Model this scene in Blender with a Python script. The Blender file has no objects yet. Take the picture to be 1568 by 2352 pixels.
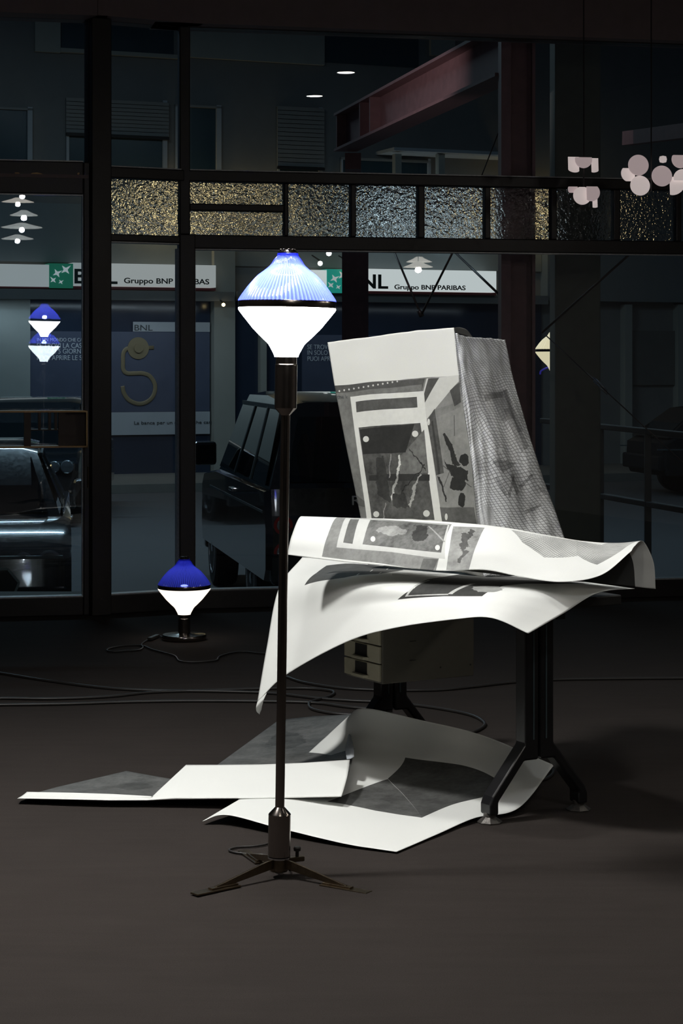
import bpy, bmesh, math, random
from mathutils import Vector, Matrix, noise, geometry
random.seed(7)
sc = bpy.context.scene
col = sc.collection

# ------------------------------------------------------------------ camera
F, CX, HY, CH = 4600.0, 784.0, 836.0, 1.436      # focal length (px), centre column, horizon row, eye height
cam = bpy.data.cameras.new('camera')
cam.sensor_fit = 'VERTICAL'; cam.sensor_height = 36.0; cam.sensor_width = 24.0
cam.lens = F / 2352.0 * 36.0
cam.shift_y = -(1176.0 - HY) / 2352.0
cam.clip_end = 500
camo = bpy.data.objects.new('camera', cam); col.objects.link(camo)
camo.location = (0, 0, CH); camo.rotation_euler = (math.pi / 2, 0, 0)
sc.camera = camo
# ------------------------------------------------------------------ view, world, lights
sc.view_settings.view_transform = 'Standard'
sc.view_settings.look = 'None'
sc.view_settings.gamma = 1.0
sc.view_settings.exposure = 0.0
sc.view_settings.use_curve_mapping = False
sc.cycles.max_bounces = 7; sc.cycles.diffuse_bounces = 3; sc.cycles.glossy_bounces = 3; sc.cycles.transmission_bounces = 6
w = bpy.data.worlds.new('night_sky'); sc.world = w; w.use_nodes = True
bg = w.node_tree.nodes['Background']
bg.inputs[0].default_value = (0.30, 0.48, 0.75, 1); bg.inputs[1].default_value = 0.022
def light(name, kind, loc, power, color, size=0.1, target=None, spot=None, blend=0.6):
    l = bpy.data.lights.new(name, kind); l.energy = power; l.color = color
    if kind == 'AREA': l.size = size
    else: l.shadow_soft_size = size
    if kind == 'SPOT': l.spot_size = spot; l.spot_blend = blend
    o = bpy.data.objects.new(name, l); col.objects.link(o); o.location = loc
    if target is not None:
        o.rotation_euler = (Vector(target) - Vector(loc)).to_track_quat('-Z', 'Y').to_euler()
    return o
for lx, ly, pw_ in ((-4.5, 25, 330), (4.5, 23.5, 90)):
    so_ = light('street_tube_light', 'AREA', (lx, ly, 8.0), pw_, (0.62, 0.87, 1.0), 6.0); so_.data.shape = 'RECTANGLE'; so_.data.size_y = 0.12
light('added_outdoor_spot', 'SPOT', (-1.4, 13.0, 3.0), 75, (1.0, 0.93, 0.95), 0.03, (0.6, 14.8, 3.45), 0.95, 0.8)  # added to brighten the red beam, no fixture here
light('added_outdoor_spot', 'SPOT', (-0.9, 12.95, 4.5), 45, (1.0, 0.95, 0.97), 0.03, (0.1, 16.0, 0.4), 1.3, 0.8)  # added to brighten the rear of the car
for lx, ly, ln_, pw_ in ((-4.2, 35.3, 5.0, 13), (1.0, 37.4, 5.0, 4)):
    so_ = light('added_bank_fill', 'AREA', (lx, ly, 2.5), pw_, (0.80, 0.93, 1.0), ln_, (lx - 0.1, ly + 0.6, -0.7)); so_.data.shape = 'RECTANGLE'; so_.data.size_y = 0.1  # added fill to brighten the bank wall and poster
light('added_paper_spot', 'SPOT', (-1.9, 5.4, 3.94), 660, (1.0, 0.99, 0.96), 0.20, (0.1, 5.6, 0), 1.9, 0.8)  # added key light for the papers, apart from the ceiling fixtures
light('added_paper_spot', 'SPOT', (-0.25, 5.75, 3.94), 120, (1.0, 0.99, 0.96), 0.15, (-0.1, 5.6, 0), 1.7, 0.9)  # added overhead, lifts the floor sheets
light('added_paper_spot', 'SPOT', (1.4, 1.5, 3.94), 95, (0.97, 0.99, 1.0), 0.15, (0.6, 6.5, 1.0), 0.6, 0.9)  # added fill for the side leaf of the upright sheet

# ------------------------------------------------------------------ helpers
def P(px, py, Y):
    return Vector(((px - CX) / F * Y, Y, CH + (HY - py) / F * Y))
def fl(px, py, h=0.0):
    Y = (CH - h) * F / (py - HY)
    return P(px, py, Y)
WL = {}
def tag(o, label=None, cat=None, group=None, kind=None):
    if label: o['label'] = label
    if cat: o['category'] = cat
    if group: o['group'] = group
    if kind: o['kind'] = kind
    return o
def put(o, parent):
    col.objects.link(o)
    if parent is not None:
        o.parent = parent
        o.location = Vector(o.location) - WL[parent]
        WL[o] = Vector((0, 0, 0)) if parent is None else WL[parent] + Vector(o.location)
    else:
        WL[o] = Vector(o.location)
    return o
def thing(name, label=None, cat=None, loc=(0, 0, 0), group=None, kind=None):
    o = bpy.data.objects.new(name, None); o.empty_display_size = 0.1
    o.location = loc; put(o, None)
    return tag(o, label, cat, group, kind)
def mk(name, geo, mat, parent=None, smooth=False, bevel=0.0, seg=2, auto=None):
    v, f = geo
    me = bpy.data.meshes.new(name); me.from_pydata([tuple(x) for x in v], [], f); me.update()
    bm = bmesh.new(); bm.from_mesh(me); bmesh.ops.recalc_face_normals(bm, faces=bm.faces)
    if bevel:
        bmesh.ops.bevel(bm, geom=[e for e in bm.edges if len(e.link_faces) == 2 and e.calc_face_angle(0) > 0.5], offset=bevel, segments=seg, profile=0.5, affect='EDGES')
    bm.to_mesh(me); bm.free()
    me.materials.append(mat)
    if smooth:
        for p in me.polygons: p.use_smooth = True
        if auto:
            me.set_sharp_from_angle(angle=auto)
    o = bpy.data.objects.new(name, me)
    return put(o, parent)
def join(*gs):
    V, Fc = [], []
    for v, f in gs:
        k = len(V); V += list(v); Fc += [[i + k for i in q] for q in f]
    return V, Fc
BF = [(0, 3, 2, 1), (4, 5, 6, 7), (0, 1, 5, 4), (1, 2, 6, 5), (2, 3, 7, 6), (3, 0, 4, 7)]
def hexa(p):                       # eight corners: four below, four above
    return [Vector(q) for q in p], [list(f) for f in BF]
def obox(o, e, n, z, a0, a1, d0, d1, z0, z1):
    o, e, n, z = Vector(o), Vector(e), Vector(n), Vector(z)
    c = lambda a, d, h: o + e * a + n * d + z * h
    return hexa([c(a0, d0, z0), c(a1, d0, z0), c(a1, d1, z0), c(a0, d1, z0), c(a0, d0, z1), c(a1, d0, z1), c(a1, d1, z1), c(a0, d1, z1)])
def box(x0, x1, y0, y1, z0, z1):
    return obox((0, 0, 0), (1, 0, 0), (0, 1, 0), (0, 0, 1), x0, x1, y0, y1, z0, z1)
def lathe(prof, seg=48, c=(0, 0, 0), flute=0, amp=0.0, closed=True):
    c = Vector(c); V, Fc = [], []
    for r, z in prof:
        for i in range(seg):
            t = 2 * math.pi * i / seg
            rr = r * (1 + amp * math.cos(flute * t)) if flute else r
            V.append(c + Vector((rr * math.cos(t), rr * math.sin(t), z)))
    for k in range(len(prof) - 1):
        for i in range(seg):
            j = (i + 1) % seg
            Fc.append([k * seg + i, k * seg + j, (k + 1) * seg + j, (k + 1) * seg + i])
    if closed:
        Fc.append(list(range(seg))[::-1]); Fc.append([(len(prof) - 1) * seg + i for i in range(seg)])
    return V, Fc
def cr(p0, p1, p2, p3, t):
    return 0.5 * ((2 * p1) + (p2 - p0) * t + (2 * p0 - 5 * p1 + 4 * p2 - p3) * t * t + (3 * p1 - p0 - 3 * p2 + p3) * t ** 3)
def spl(pts, t, lin=False):
    n = len(pts) - 1; x = min(max(t, 0), 1) * n; i = min(int(x), n - 1); u = x - i
    if lin: return pts[i] * (1 - u) + pts[i + 1] * u
    p0 = pts[i - 1] if i > 0 else 2 * pts[0] - pts[1]
    p3 = pts[i + 2] if i + 2 <= n else 2 * pts[n] - pts[n - 1]
    return cr(p0, pts[i], pts[i + 1], p3, u)
def tube(pts, r, seg=8, sub=6, lin=False, flat=None):
    pts = [Vector(p) for p in pts]
    if lin: L = pts
    else:
        N = (len(pts) - 1) * sub; L = [spl(pts, i / N) for i in range(N + 1)]
    V, Fc = [], []
    up = Vector((0, 0, 1)); prev = None
    for i, p in enumerate(L):
        t = (L[min(i + 1, len(L) - 1)] - L[max(i - 1, 0)]).normalized()
        if prev is None:
            a = t.cross(up)
            if a.length < 1e-3: a = t.cross(Vector((1, 0, 0)))
        else: a = prev - t * prev.dot(t)
        a.normalize(); prev = a; b = t.cross(a)
        rr = r[i * (len(r) - 1) // (len(L) - 1)] if isinstance(r, (list, tuple)) else r
        for k in range(seg):
            q = 2 * math.pi * k / seg
            d = a * math.cos(q) * rr + b * math.sin(q) * rr
            if flat is not None: d -= flat * d.dot(flat) * 0.75
            V.append(p + d)
    for i in range(len(L) - 1):
        for k in range(seg):
            j = (k + 1) % seg
            Fc.append([i * seg + k, i * seg + j, (i + 1) * seg + j, (i + 1) * seg + k])
    Fc.append(list(range(seg))[::-1]); Fc.append([(len(L) - 1) * seg + k for k in range(seg)])
    return V, Fc
def bar(p, q, wdt, thk, up=(0, 0, 1)):
    p, q = Vector(p), Vector(q); t = (q - p).normalized(); a = t.cross(Vector(up))
    if a.length < 1e-3: a = t.cross(Vector((1, 0, 0)))
    a.normalize(); b = a.cross(t)
    c = lambda s, i, j: s + a * (i * wdt / 2) + b * (j * thk / 2)
    return hexa([c(p, -1, -1), c(p, 1, -1), c(p, 1, 1), c(p, -1, 1), c(q, -1, -1), c(q, 1, -1), c(q, 1, 1), c(q, -1, 1)])
def prism(poly, o, e, u, n, thk):       # poly of (a, b) on axes e, u, extruded along n
    o, e, u, n = Vector(o), Vector(e), Vector(u), Vector(n); k = len(poly)
    V = [o + e * a + u * b for a, b in poly] + [o + e * a + u * b + n * thk for a, b in poly]
    Fc = [list(range(k))[::-1], [k + i for i in range(k)]] + [[i, (i + 1) % k, k + (i + 1) % k, k + i] for i in range(k)]
    return V, Fc
def text(name, s, size, mat, parent, o, e, u, thk=0.004, align='LEFT', squeeze=1.0, bold=0.0):
    c = bpy.data.curves.new(name, 'FONT'); c.body = s; c.size = size; c.extrude = thk; c.align_x = align; c.offset = bold; c.space_line = 0.95
    t = bpy.data.objects.new(name, c); col.objects.link(t)
    dg = bpy.context.evaluated_depsgraph_get()
    me = bpy.data.meshes.new_from_object(t.evaluated_get(dg)); bpy.data.objects.remove(t); bpy.data.curves.remove(c)
    o, e, u = Vector(o), Vector(e).normalized(), Vector(u).normalized(); n = e.cross(u)
    for v in me.vertices:
        v.co = o + e * (v.co.x * squeeze) + u * v.co.y + n * v.co.z
    me.materials.clear(); me.materials.append(mat); me.update()
    return put(bpy.data.objects.new(name, me), parent)

# ------------------------------------------------------------------ materials
def srgb(c):
    return tuple(((x / 255) / 12.92 if x / 255 <= 0.04045 else ((x / 255 + 0.055) / 1.055) ** 2.4) for x in c)
class NT:
    def __init__(s, name):
        s.m = bpy.data.materials.new(name); s.m.use_nodes = True; s.t = s.m.node_tree
        s.bsdf = s.t.nodes['Principled BSDF']; s.out = s.t.nodes['Material Output']
    def n(s, kind, **kw):
        x = s.t.nodes.new(kind)
        for k, v in kw.items(): setattr(x, k, v)
        return x
    def l(s, a, b): s.t.links.new(a, b)
    def setin(s, sock, v):
        if isinstance(v, bpy.types.NodeSocket): s.l(v, sock)
        else: sock.default_value = v
    def math(s, op, a, b=None, clamp=False):
        x = s.n('ShaderNodeMath', operation=op, use_clamp=clamp); s.setin(x.inputs[0], a)
        if b is not None: s.setin(x.inputs[1], b)
        return x.outputs[0]
    def vec(s, op, a, b=None):
        x = s.n('ShaderNodeVectorMath', operation=op); s.setin(x.inputs[0], a)
        if b is not None: s.setin(x.inputs[1], b)
        return x.outputs['Value'] if op in ('DOT_PRODUCT', 'LENGTH') else x.outputs[0]
    def noise(s, vec, scale, detail=4, rough=0.6, out='Fac'):
        x = s.n('ShaderNodeTexNoise'); x.inputs['Scale'].default_value = scale; x.inputs['Detail'].default_value = detail; x.inputs['Roughness'].default_value = rough
        if vec is not None: s.l(vec, x.inputs['Vector'])
        return x.outputs[out]
    def mix(s, f, a, b):
        x = s.n('ShaderNodeMix', data_type='FLOAT'); s.setin(x.inputs[0], f); s.setin(x.inputs[2], a); s.setin(x.inputs[3], b)
        return x.outputs[0]
    def mixc(s, f, a, b):
        x = s.n('ShaderNodeMix', data_type='RGBA'); s.setin(x.inputs[0], f)
        for i, v in ((6, a), (7, b)):
            s.setin(x.inputs[i], v if isinstance(v, bpy.types.NodeSocket) else (v[0], v[1], v[2], 1))
        return x.outputs[2]
    def bump(s, h, strength=0.3, dist=0.01):
        x = s.n('ShaderNodeBump'); x.inputs['Strength'].default_value = strength; x.inputs['Distance'].default_value = dist
        s.l(h, x.inputs['Height']); return x.outputs[0]
def mat(name, c, rough=0.5, metal=0.0, nz=0.12, scale=30.0, bump=0.0, coat=0.0, spec=0.5, emit=None, es=0.0):
    t = NT(name); b = t.bsdf
    co = t.n('ShaderNodeTexCoord').outputs['Object']
    if nz:
        k = t.noise(co, scale)
        c2 = tuple(x * (1 - nz) for x in c); c3 = tuple(min(1, x * (1 + nz)) for x in c)
        t.l(t.mixc(k, c2, c3), b.inputs['Base Color'])
        r = t.math('MULTIPLY_ADD', k, 0.16); r.node.inputs[2].default_value = max(0.02, rough - 0.08)
        t.l(r, b.inputs['Roughness'])
        if bump: t.l(t.bump(k, bump, 0.004), b.inputs['Normal'])
    else:
        b.inputs['Base Color'].default_value = (*c, 1); b.inputs['Roughness'].default_value = rough
    b.inputs['Metallic'].default_value = metal
    b.inputs['Coat Weight'].default_value = coat
    b.inputs['Specular IOR Level'].default_value = spec
    if emit:
        b.inputs['Emission Color'].default_value = (*emit, 1); b.inputs['Emission Strength'].default_value = es
    return t.m
def glass_clear(name, tint=(0.93, 0.96, 0.98), ior=1.5):
    t = NT(name); t.t.nodes.remove(t.bsdf)
    tr = t.n('ShaderNodeBsdfTransparent'); tr.inputs[0].default_value = (*tint, 1)
    gl = t.n('ShaderNodeBsdfGlossy'); gl.inputs['Roughness'].default_value = 0.0
    fr = t.n('ShaderNodeFresnel'); fr.inputs[0].default_value = ior
    mx = t.n('ShaderNodeMixShader'); t.l(fr.outputs[0], mx.inputs[0]); t.l(tr.outputs[0], mx.inputs[1]); t.l(gl.outputs[0], mx.inputs[2])
    t.l(mx.outputs[0], t.out.inputs[0]); return t.m
def glass_hammered(name):
    t = NT(name); t.t.nodes.remove(t.bsdf)
    co = t.n('ShaderNodeTexCoord').outputs['Object']
    nz = t.noise(co, 26, 2, 0.5, 'Color')
    v = t.vec('ADD', co, t.vec('SCALE', nz)); v.node.inputs[1].links[0].from_node.inputs['Scale'].default_value = 0.05
    vo = t.n('ShaderNodeTexVoronoi', feature='SMOOTH_F1'); vo.inputs['Scale'].default_value = 42; vo.inputs['Smoothness'].default_value = 0.6
    t.l(v, vo.inputs['Vector'])
    h = t.math('ADD', vo.outputs['Distance'], t.math('MULTIPLY', t.noise(co, 60, 2), 0.7))
    bn = t.bump(h, 1.0, 0.0028)
    g = t.n('ShaderNodeBsdfRefraction'); g.inputs['IOR'].default_value = 1.35; g.inputs['Roughness'].default_value = 0.0; g.inputs[0].default_value = (0.85, 0.88, 0.9, 1)
    gl = t.n('ShaderNodeBsdfGlossy'); gl.inputs['Roughness'].default_value = 0.06
    t.l(bn, g.inputs['Normal']); t.l(bn, gl.inputs['Normal'])
    mx = t.n('ShaderNodeMixShader'); mx.inputs[0].default_value = 0.04
    t.l(g.outputs[0], mx.inputs[1]); t.l(gl.outputs[0], mx.inputs[2]); t.l(mx.outputs[0], t.out.inputs[0]); return t.m
def opal(name, c, s):
    t = NT(name); b = t.bsdf
    b.inputs['Base Color'].default_value = (0.8, 0.78, 0.74, 1); b.inputs['Roughness'].default_value = 0.25
    k = t.noise(t.n('ShaderNodeTexCoord').outputs['Object'], 40)
    b.inputs['Emission Color'].default_value = (*c, 1)
    r = t.math('MULTIPLY_ADD', k, 0.06 * s); r.node.inputs[2].default_value = 0.97 * s
    t.l(r, b.inputs['Emission Strength']); return t.m
def blue_glass(name, c=(0.19, 0.23, 0.98), tc=(0.45, 0.50, 1.0)):
    t = NT(name); t.t.nodes.remove(t.bsdf)
    ts = t.n('ShaderNodeBsdfTranslucent')
    k = t.noise(t.n('ShaderNodeTexCoord').outputs['Object'], 60)
    ge = t.n('ShaderNodeSeparateXYZ'); t.l(t.n('ShaderNodeTexCoord').outputs['Generated'], ge.inputs[0])
    an = t.math('ARCTAN2', t.math('SUBTRACT', ge.outputs[1], 0.5), t.math('SUBTRACT', ge.outputs[0], 0.5))
    rb = t.math('MULTIPLY_ADD', t.math('COSINE', t.math('MULTIPLY', an, 72.0)), 0.5); rb.node.inputs[2].default_value = 0.5
    t.l(t.mixc(rb, tuple(x * 0.38 for x in c), tuple(min(1, x * 1.25) for x in c)), ts.inputs[0])
    tr = t.n('ShaderNodeBsdfTransparent'); tr.inputs[0].default_value = (*tc, 1)
    gl = t.n('ShaderNodeBsdfGlossy'); gl.inputs['Roughness'].default_value = 0.08
    m1 = t.n('ShaderNodeMixShader'); m1.inputs[0].default_value = 0.45; t.l(ts.outputs[0], m1.inputs[1]); t.l(tr.outputs[0], m1.inputs[2])
    m2 = t.n('ShaderNodeMixShader'); m2.inputs[0].default_value = 0.08; t.l(m1.outputs[0], m2.inputs[1]); t.l(gl.outputs[0], m2.inputs[2])
    t.l(m2.outputs[0], t.out.inputs[0]); return t.m
def carpet():
    t = NT('dark_brown_carpet'); b = t.bsdf
    co = t.n('ShaderNodeTexCoord').outputs['Object']
    f = t.noise(co, 300, 3, 0.75); g = t.noise(co, 3.0, 5, 0.6); st = t.n('ShaderNodeMapping'); st.inputs['Scale'].default_value = (1.2, 9, 1)
    t.l(co, st.inputs['Vector']); h = t.noise(st.outputs[0], 2.2, 4, 0.6)
    k = t.math('ADD', t.math('MULTIPLY', f, 1.0), t.math('ADD', t.math('MULTIPLY', g, 0.22), t.math('MULTIPLY', h, 0.30))); k = t.math('SUBTRACT', k, 0.20)
    t.l(t.mixc(k, (0.011, 0.0092, 0.0084), (0.056, 0.047, 0.0425)), b.inputs['Base Color'])
    b.inputs['Roughness'].default_value = 0.95; b.inputs['Specular IOR Level'].default_value = 0.1
    t.l(t.bump(f, 0.5, 0.003), b.inputs['Normal']); return t.m

M = {}
M['carpet'] = carpet()
M['frame'] = mat('dark_bronze_frame', (0.014, 0.012, 0.0125), 0.42, 0.0, 0.4, 25, 0.2)
M['frame_edge'] = mat('worn_grey_glazing_bead', (0.42, 0.44, 0.46), 0.35, 0.2, 0.5, 60, 0.3)
M['header'] = mat('dull_brown_header', (0.20, 0.155, 0.155), 0.7, 0, 0.2, 10)
M['wall'] = mat('dark_room_wall', (0.16, 0.145, 0.135), 0.8, 0, 0.15, 8)
M['ceil'] = mat('dark_ceiling', (0.06, 0.055, 0.052), 0.8, 0, 0.15, 8)
M['clear'] = glass_clear('clear_window_glass')
M['hammered'] = glass_hammered('hammered_glass')
M['nickel'] = mat('black_nickel', (0.27, 0.24, 0.22), 0.19, 1.0, 0.02, 6)
M['bronze'] = mat('aged_dark_brass', (0.16, 0.125, 0.085), 0.35, 1.0, 0.35, 60, 0.1)
M['opal_main'] = opal('lit_opal_glass', (1.0, 0.985, 0.96), 22.0)
M['opal_table'] = opal('lit_opal_glass_warm', (1.0, 0.88, 0.78), 1.25)
M['opal_far'] = opal('lit_cream_glass', (1.0, 0.88, 0.55), 0.75)
M['blue'] = blue_glass('blue_ribbed_glass')
M['cord'] = mat('black_rubber_cord', (0.022, 0.020, 0.019), 0.45, 0, 0.2, 40)
M['desk_black'] = mat('black_enamel_steel', (0.010, 0.010, 0.011), 0.32, 0, 0.25, 40, 0.05)
M['glide'] = mat('scuffed_metal_glide', (0.16, 0.15, 0.14), 0.4, 0.8, 0.4, 90, 0.3)
M['desk_top'] = mat('dark_linoleum_top', (0.02, 0.02, 0.02), 0.6, 0, 0.2, 30)
M['ped'] = mat('grey_olive_steel', (0.105, 0.098, 0.080), 0.5, 0, 0.12, 40)
M['drawer'] = mat('cream_enamel_drawer', (0.36, 0.335, 0.25), 0.42, 0, 0.1, 40)
M['recess'] = mat('black_drawer_recess', (0.012, 0.012, 0.011), 0.5, 0, 0.2, 40)
M['brick_red'] = mat('red_oxide_steel', (0.26, 0.125, 0.125), 0.55, 0, 0.3, 14, 0.1)
M['concrete'] = mat('grey_concrete', (0.17, 0.165, 0.135), 0.8, 0, 0.15, 12, 0.2)
M['rod'] = mat('dark_tie_rod', (0.10, 0.075, 0.07), 0.4, 0.6, 0.2, 20)
M['chrome'] = mat('bright_chrome', (0.55, 0.55, 0.56), 0.18, 1.0, 0.1, 30)
M['rail'] = mat('dark_painted_rail', (0.06, 0.062, 0.065), 0.5, 0.2, 0.3, 20)
M['road'] = mat('asphalt', (0.075, 0.075, 0.08), 0.75, 0, 0.25, 6, 0.2)
M['pave'] = mat('pavement_stone', (0.16, 0.155, 0.14), 0.8, 0, 0.2, 3)
M['facade'] = mat('dark_plaster', (0.22, 0.215, 0.205), 0.85, 0, 0.15, 2.5)
M['facade_pale'] = mat('pale_plaster', (0.36, 0.36, 0.32), 0.85, 0, 0.12, 2.5)
M['shopwall'] = mat('grey_green_shop_wall', (0.36, 0.39, 0.37), 0.7, 0, 0.1, 3)
M['siding'] = mat('grey_ribbed_siding', (0.20, 0.22, 0.22), 0.6, 0, 0.1, 5)
M['shopglass'] = mat('dark_shop_glass', (0.030, 0.042, 0.070), 0.15, 0, 0.2, 1.5)
M['navy'] = mat('navy_poster_print', (0.085, 0.10, 0.155), 0.5, 0, 0.2, 2)
M['poster_pale'] = mat('pale_poster_band', (0.46, 0.48, 0.51), 0.5, 0, 0.08, 3)
M['poster_text'] = mat('pale_poster_letters', (0.75, 0.77, 0.82), 0.5, 0, 0.05, 3)
M['print_ink'] = mat('dark_print_letters', (0.05, 0.055, 0.06), 0.5, 0, 0.05, 3)
M['gold'] = mat('dull_gold_print', (0.25, 0.20, 0.115), 0.45, 0.0, 0.25, 3)
M['green_strip'] = mat('green_poster_strip', (0.04, 0.30, 0.20), 0.5, 0, 0.1, 3)
M['winframe'] = mat('pale_window_frame', (0.42, 0.44, 0.46), 0.6, 0, 0.1, 5)
M['winglass'] = mat('dark_teal_pane', (0.030, 0.055, 0.068), 0.2, 0, 0.15, 2)
M['slat'] = mat('grey_shutter_slat', (0.26, 0.255, 0.24), 0.6, 0, 0.12, 8)
M['sign_l'] = mat('backlit_white_sign', (0.5, 0.5, 0.48), 0.5, 0, 0.03, 3, emit=(0.93, 0.95, 0.90), es=0.30)
M['sign_r'] = mat('bright_backlit_white_sign', (0.5, 0.5, 0.48), 0.5, 0, 0.03, 3, emit=(0.95, 1.0, 0.96), es=0.58)
M['green_l'] = mat('backlit_green_sign', (0.02, 0.2, 0.12), 0.5, 0, 0.03, 3, emit=(0.02, 0.19, 0.11), es=0.40)
M['green_r'] = mat('bright_backlit_green_sign', (0.02, 0.2, 0.15), 0.5, 0, 0.03, 3, emit=(0.02, 0.35, 0.27), es=0.55)
M['sign_ink'] = mat('dark_sign_letters', (0.02, 0.035, 0.03), 0.5, 0, 0.05, 3)
M['sign_red'] = mat('red_sign_edge', (0.22, 0.05, 0.05), 0.5, 0, 0.1, 3)
M['star_l'] = mat('backlit_white_birds', (0.6, 0.6, 0.6), 0.5, 0, 0.03, 3, emit=(0.9, 0.95, 0.92), es=0.38)
M['carpaint'] = mat('black_car_paint', (0.010, 0.013, 0.016), 0.16, 0.0, 0.1, 30, coat=1.0)
M['matte_dark'] = mat('matte_dark_paint', (0.012, 0.013, 0.015), 0.7, 0.0, 0.2, 10, spec=0.1)  # matte and uncoated, to keep warm reflections off the far car
M['carglass'] = mat('dark_car_glass', (0.006, 0.009, 0.011), 0.02, 0, 0.0, 10, spec=0.5)
M['cartrim'] = mat('grey_teal_car_trim', (0.10, 0.14, 0.155), 0.3, 0.5, 0.1, 20)
M['tyre'] = mat('black_tyre', (0.012, 0.012, 0.013), 0.8, 0, 0.2, 30)
M['rim'] = mat('silver_wheel_rim', (0.45, 0.48, 0.52), 0.25, 1.0, 0.1, 30)
M['lens'] = mat('clear_lamp_lens', (0.30, 0.32, 0.34), 0.08, 0.6, 0.1, 60)
M['redlens'] = mat('red_tail_lens', (0.30, 0.02, 0.02), 0.12, 0, 0.2, 40, coat=1.0)
M['seat'] = mat('tan_car_seat', (0.16, 0.14, 0.10), 0.8, 0, 0.15, 15)
M['disc'] = mat('lit_pinkish_disc', (0.6, 0.5, 0.5), 0.5, 0, 0.05, 10, emit=(1.0, 0.80, 0.80), es=0.26)
M['disc2'] = mat('lit_pale_disc', (0.6, 0.55, 0.52), 0.5, 0, 0.05, 10, emit=(1.0, 0.86, 0.83), es=0.40)
M['spotlit'] = mat('lit_spot_bulb', (0.8, 0.8, 0.8), 0.5, 0, 0.02, 10, emit=(1.0, 0.97, 0.9), es=30.0)
M['pend'] = mat('lit_pendant_bulb', (0.8, 0.8, 0.8), 0.5, 0, 0.02, 10, emit=(1.0, 0.93, 0.82), es=380.0)
M['pend_disc'] = mat('lit_pendant_disc', (0.75, 0.72, 0.66), 0.4, 0, 0.05, 20, emit=(1.0, 0.93, 0.82), es=5.0)  # bulb light on the disc put in as emission
M['bulb_warm'] = mat('lit_warm_bulb', (0.8, 0.7, 0.5), 0.5, 0, 0.02, 10, emit=(1.0, 0.74, 0.34), es=5.0)
M['white_bulb'] = mat('lit_white_bulb', (0.8, 0.8, 0.8), 0.5, 0, 0.02, 10, emit=(1.0, 0.97, 0.92), es=1.2)
M['bulb_cool'] = mat('added_cool_glow', (0.8, 0.8, 0.8), 0.5, 0, 0.02, 10, emit=(0.72, 0.92, 1.0), es=3.2)
M['wood'] = mat('brown_rack_wood', (0.055, 0.035, 0.022), 0.5, 0, 0.3, 25, 0.1)
M['gilt'] = mat('worn_gilt_edge', (0.34, 0.22, 0.10), 0.4, 0.5, 0.3, 40)
M['white_enamel'] = mat('whitened_chrome_letters', (0.75, 0.72, 0.66), 0.4, 0, 0.05, 20)
M['blue_cable'] = mat('bright_blue_cable', (0.06, 0.06, 0.60), 0.4, 0, 0.1, 20, emit=(0.1, 0.08, 0.9), es=0.12)

# ------------------------------------------------------------------ vertical planes addressed by what the eye sees on them
class Pl:
    def __init__(s, p0, e):
        s.p0 = Vector((p0[0], p0[1], 0)); s.e = Vector((e[0], e[1], 0)).normalized()
        s.n = Vector((s.e.y, -s.e.x, 0)); s.z = Vector((0, 0, 1))      # n faces the eye
    def a(s, px, d=0):
        dx = (px - CX) / F; q = s.p0 + s.n * d
        den = dx * s.e.y - s.e.x
        return (q.x - dx * q.y) / den
    def hit(s, px, py, d=0):
        a = s.a(px, d); q = s.p0 + s.n * d + s.e * a
        return a, CH + (HY - py) / F * q.y
    def pt(s, a, z, d=0): return s.p0 + s.e * a + s.n * d + s.z * z
    def box(s, a0, a1, z0, z1, d0, d1): return obox(s.p0, s.e, s.n, s.z, a0, a1, d0, d1, z0, z1)
    def pbox(s, x0, x1, y0, y1, d0, d1):
        a0, za = s.hit(x0, y1); a1, zb = s.hit(x1, y1); _, zc = s.hit(x0, y0); _, zd = s.hit(x1, y0)
        return s.box(a0, a1, (za + zb) / 2, (zc + zd) / 2, d0, d1)
P1 = (-1.405, 11.5); P2 = (-0.912, 11.75)
DOOR = Pl(P1, (1, 0.206)); MID = Pl(P1, (P2[0] - P1[0], P2[1] - P1[1])); RGT = Pl(P2, (1, 0.215))
FAC = Pl((-4.96, 36), (1, 0.40))

# ------------------------------------------------------------------ the room
def struct(name, geo, m, bevel=0.0): return tag(mk(name, geo, m, None, bevel=bevel), kind='structure')
struct('floor', prism([(-3.6, -7), (5.2, -7), (5.2, 13.2), (2.0, 12.42), (-0.9, 11.82), (-1.4, 11.56), (-3.6, 11.1)], (0, 0, 0), (1, 0, 0), (0, 1, 0), (0, 0, -1), 0.12), M['carpet'])
struct('ceiling', prism([(-3.6, -7), (5.2, -7), (5.2, 13.2), (2.0, 12.42), (-0.9, 11.82), (-1.4, 11.56), (-3.6, 11.1)], (0, 0, 4.0), (1, 0, 0), (0, 1, 0), (0, 0, 1), 0.12), M['ceil'])
struct('wall_left', box(-3.7, -3.55, -7, 11.1, 0, 4.0), M['wall'])
struct('wall_right', box(5.15, 5.3, -7, 13.1, 0, 4.0), M['wall'])
struct('wall_back', box(-3.7, 5.3, -7.15, -7, 0, 4.0), M['wall'])
ZS, ZU0, ZU1, ZB0, ZB1, ZH = 0.108, 2.569, 2.505, 2.193, 2.111, 3.41
t1 = tag(thing('trim_1', loc=(0.5, 11.8, 3.4)), kind='structure')
t1['label'] = 'brown header beam above the upper shop windows'
mk('header_beam', RGT.box(-0.2, 6.2, ZH, 4.0, -0.12, 0.16), M['header'], t1)
mk('header_beam', MID.box(-0.05, 0.60, ZH, 4.0, -0.12, 0.16), M['header'], t1)
mk('header_beam', DOOR.box(-2.3, 0.05, ZH, 4.0, -0.12, 0.16), M['header'], t1)
W1 = tag(thing('window_1', loc=(0.5, 12.0, 0)), 'wide dark-framed shop window behind the paper-covered desk', kind='structure')
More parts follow.
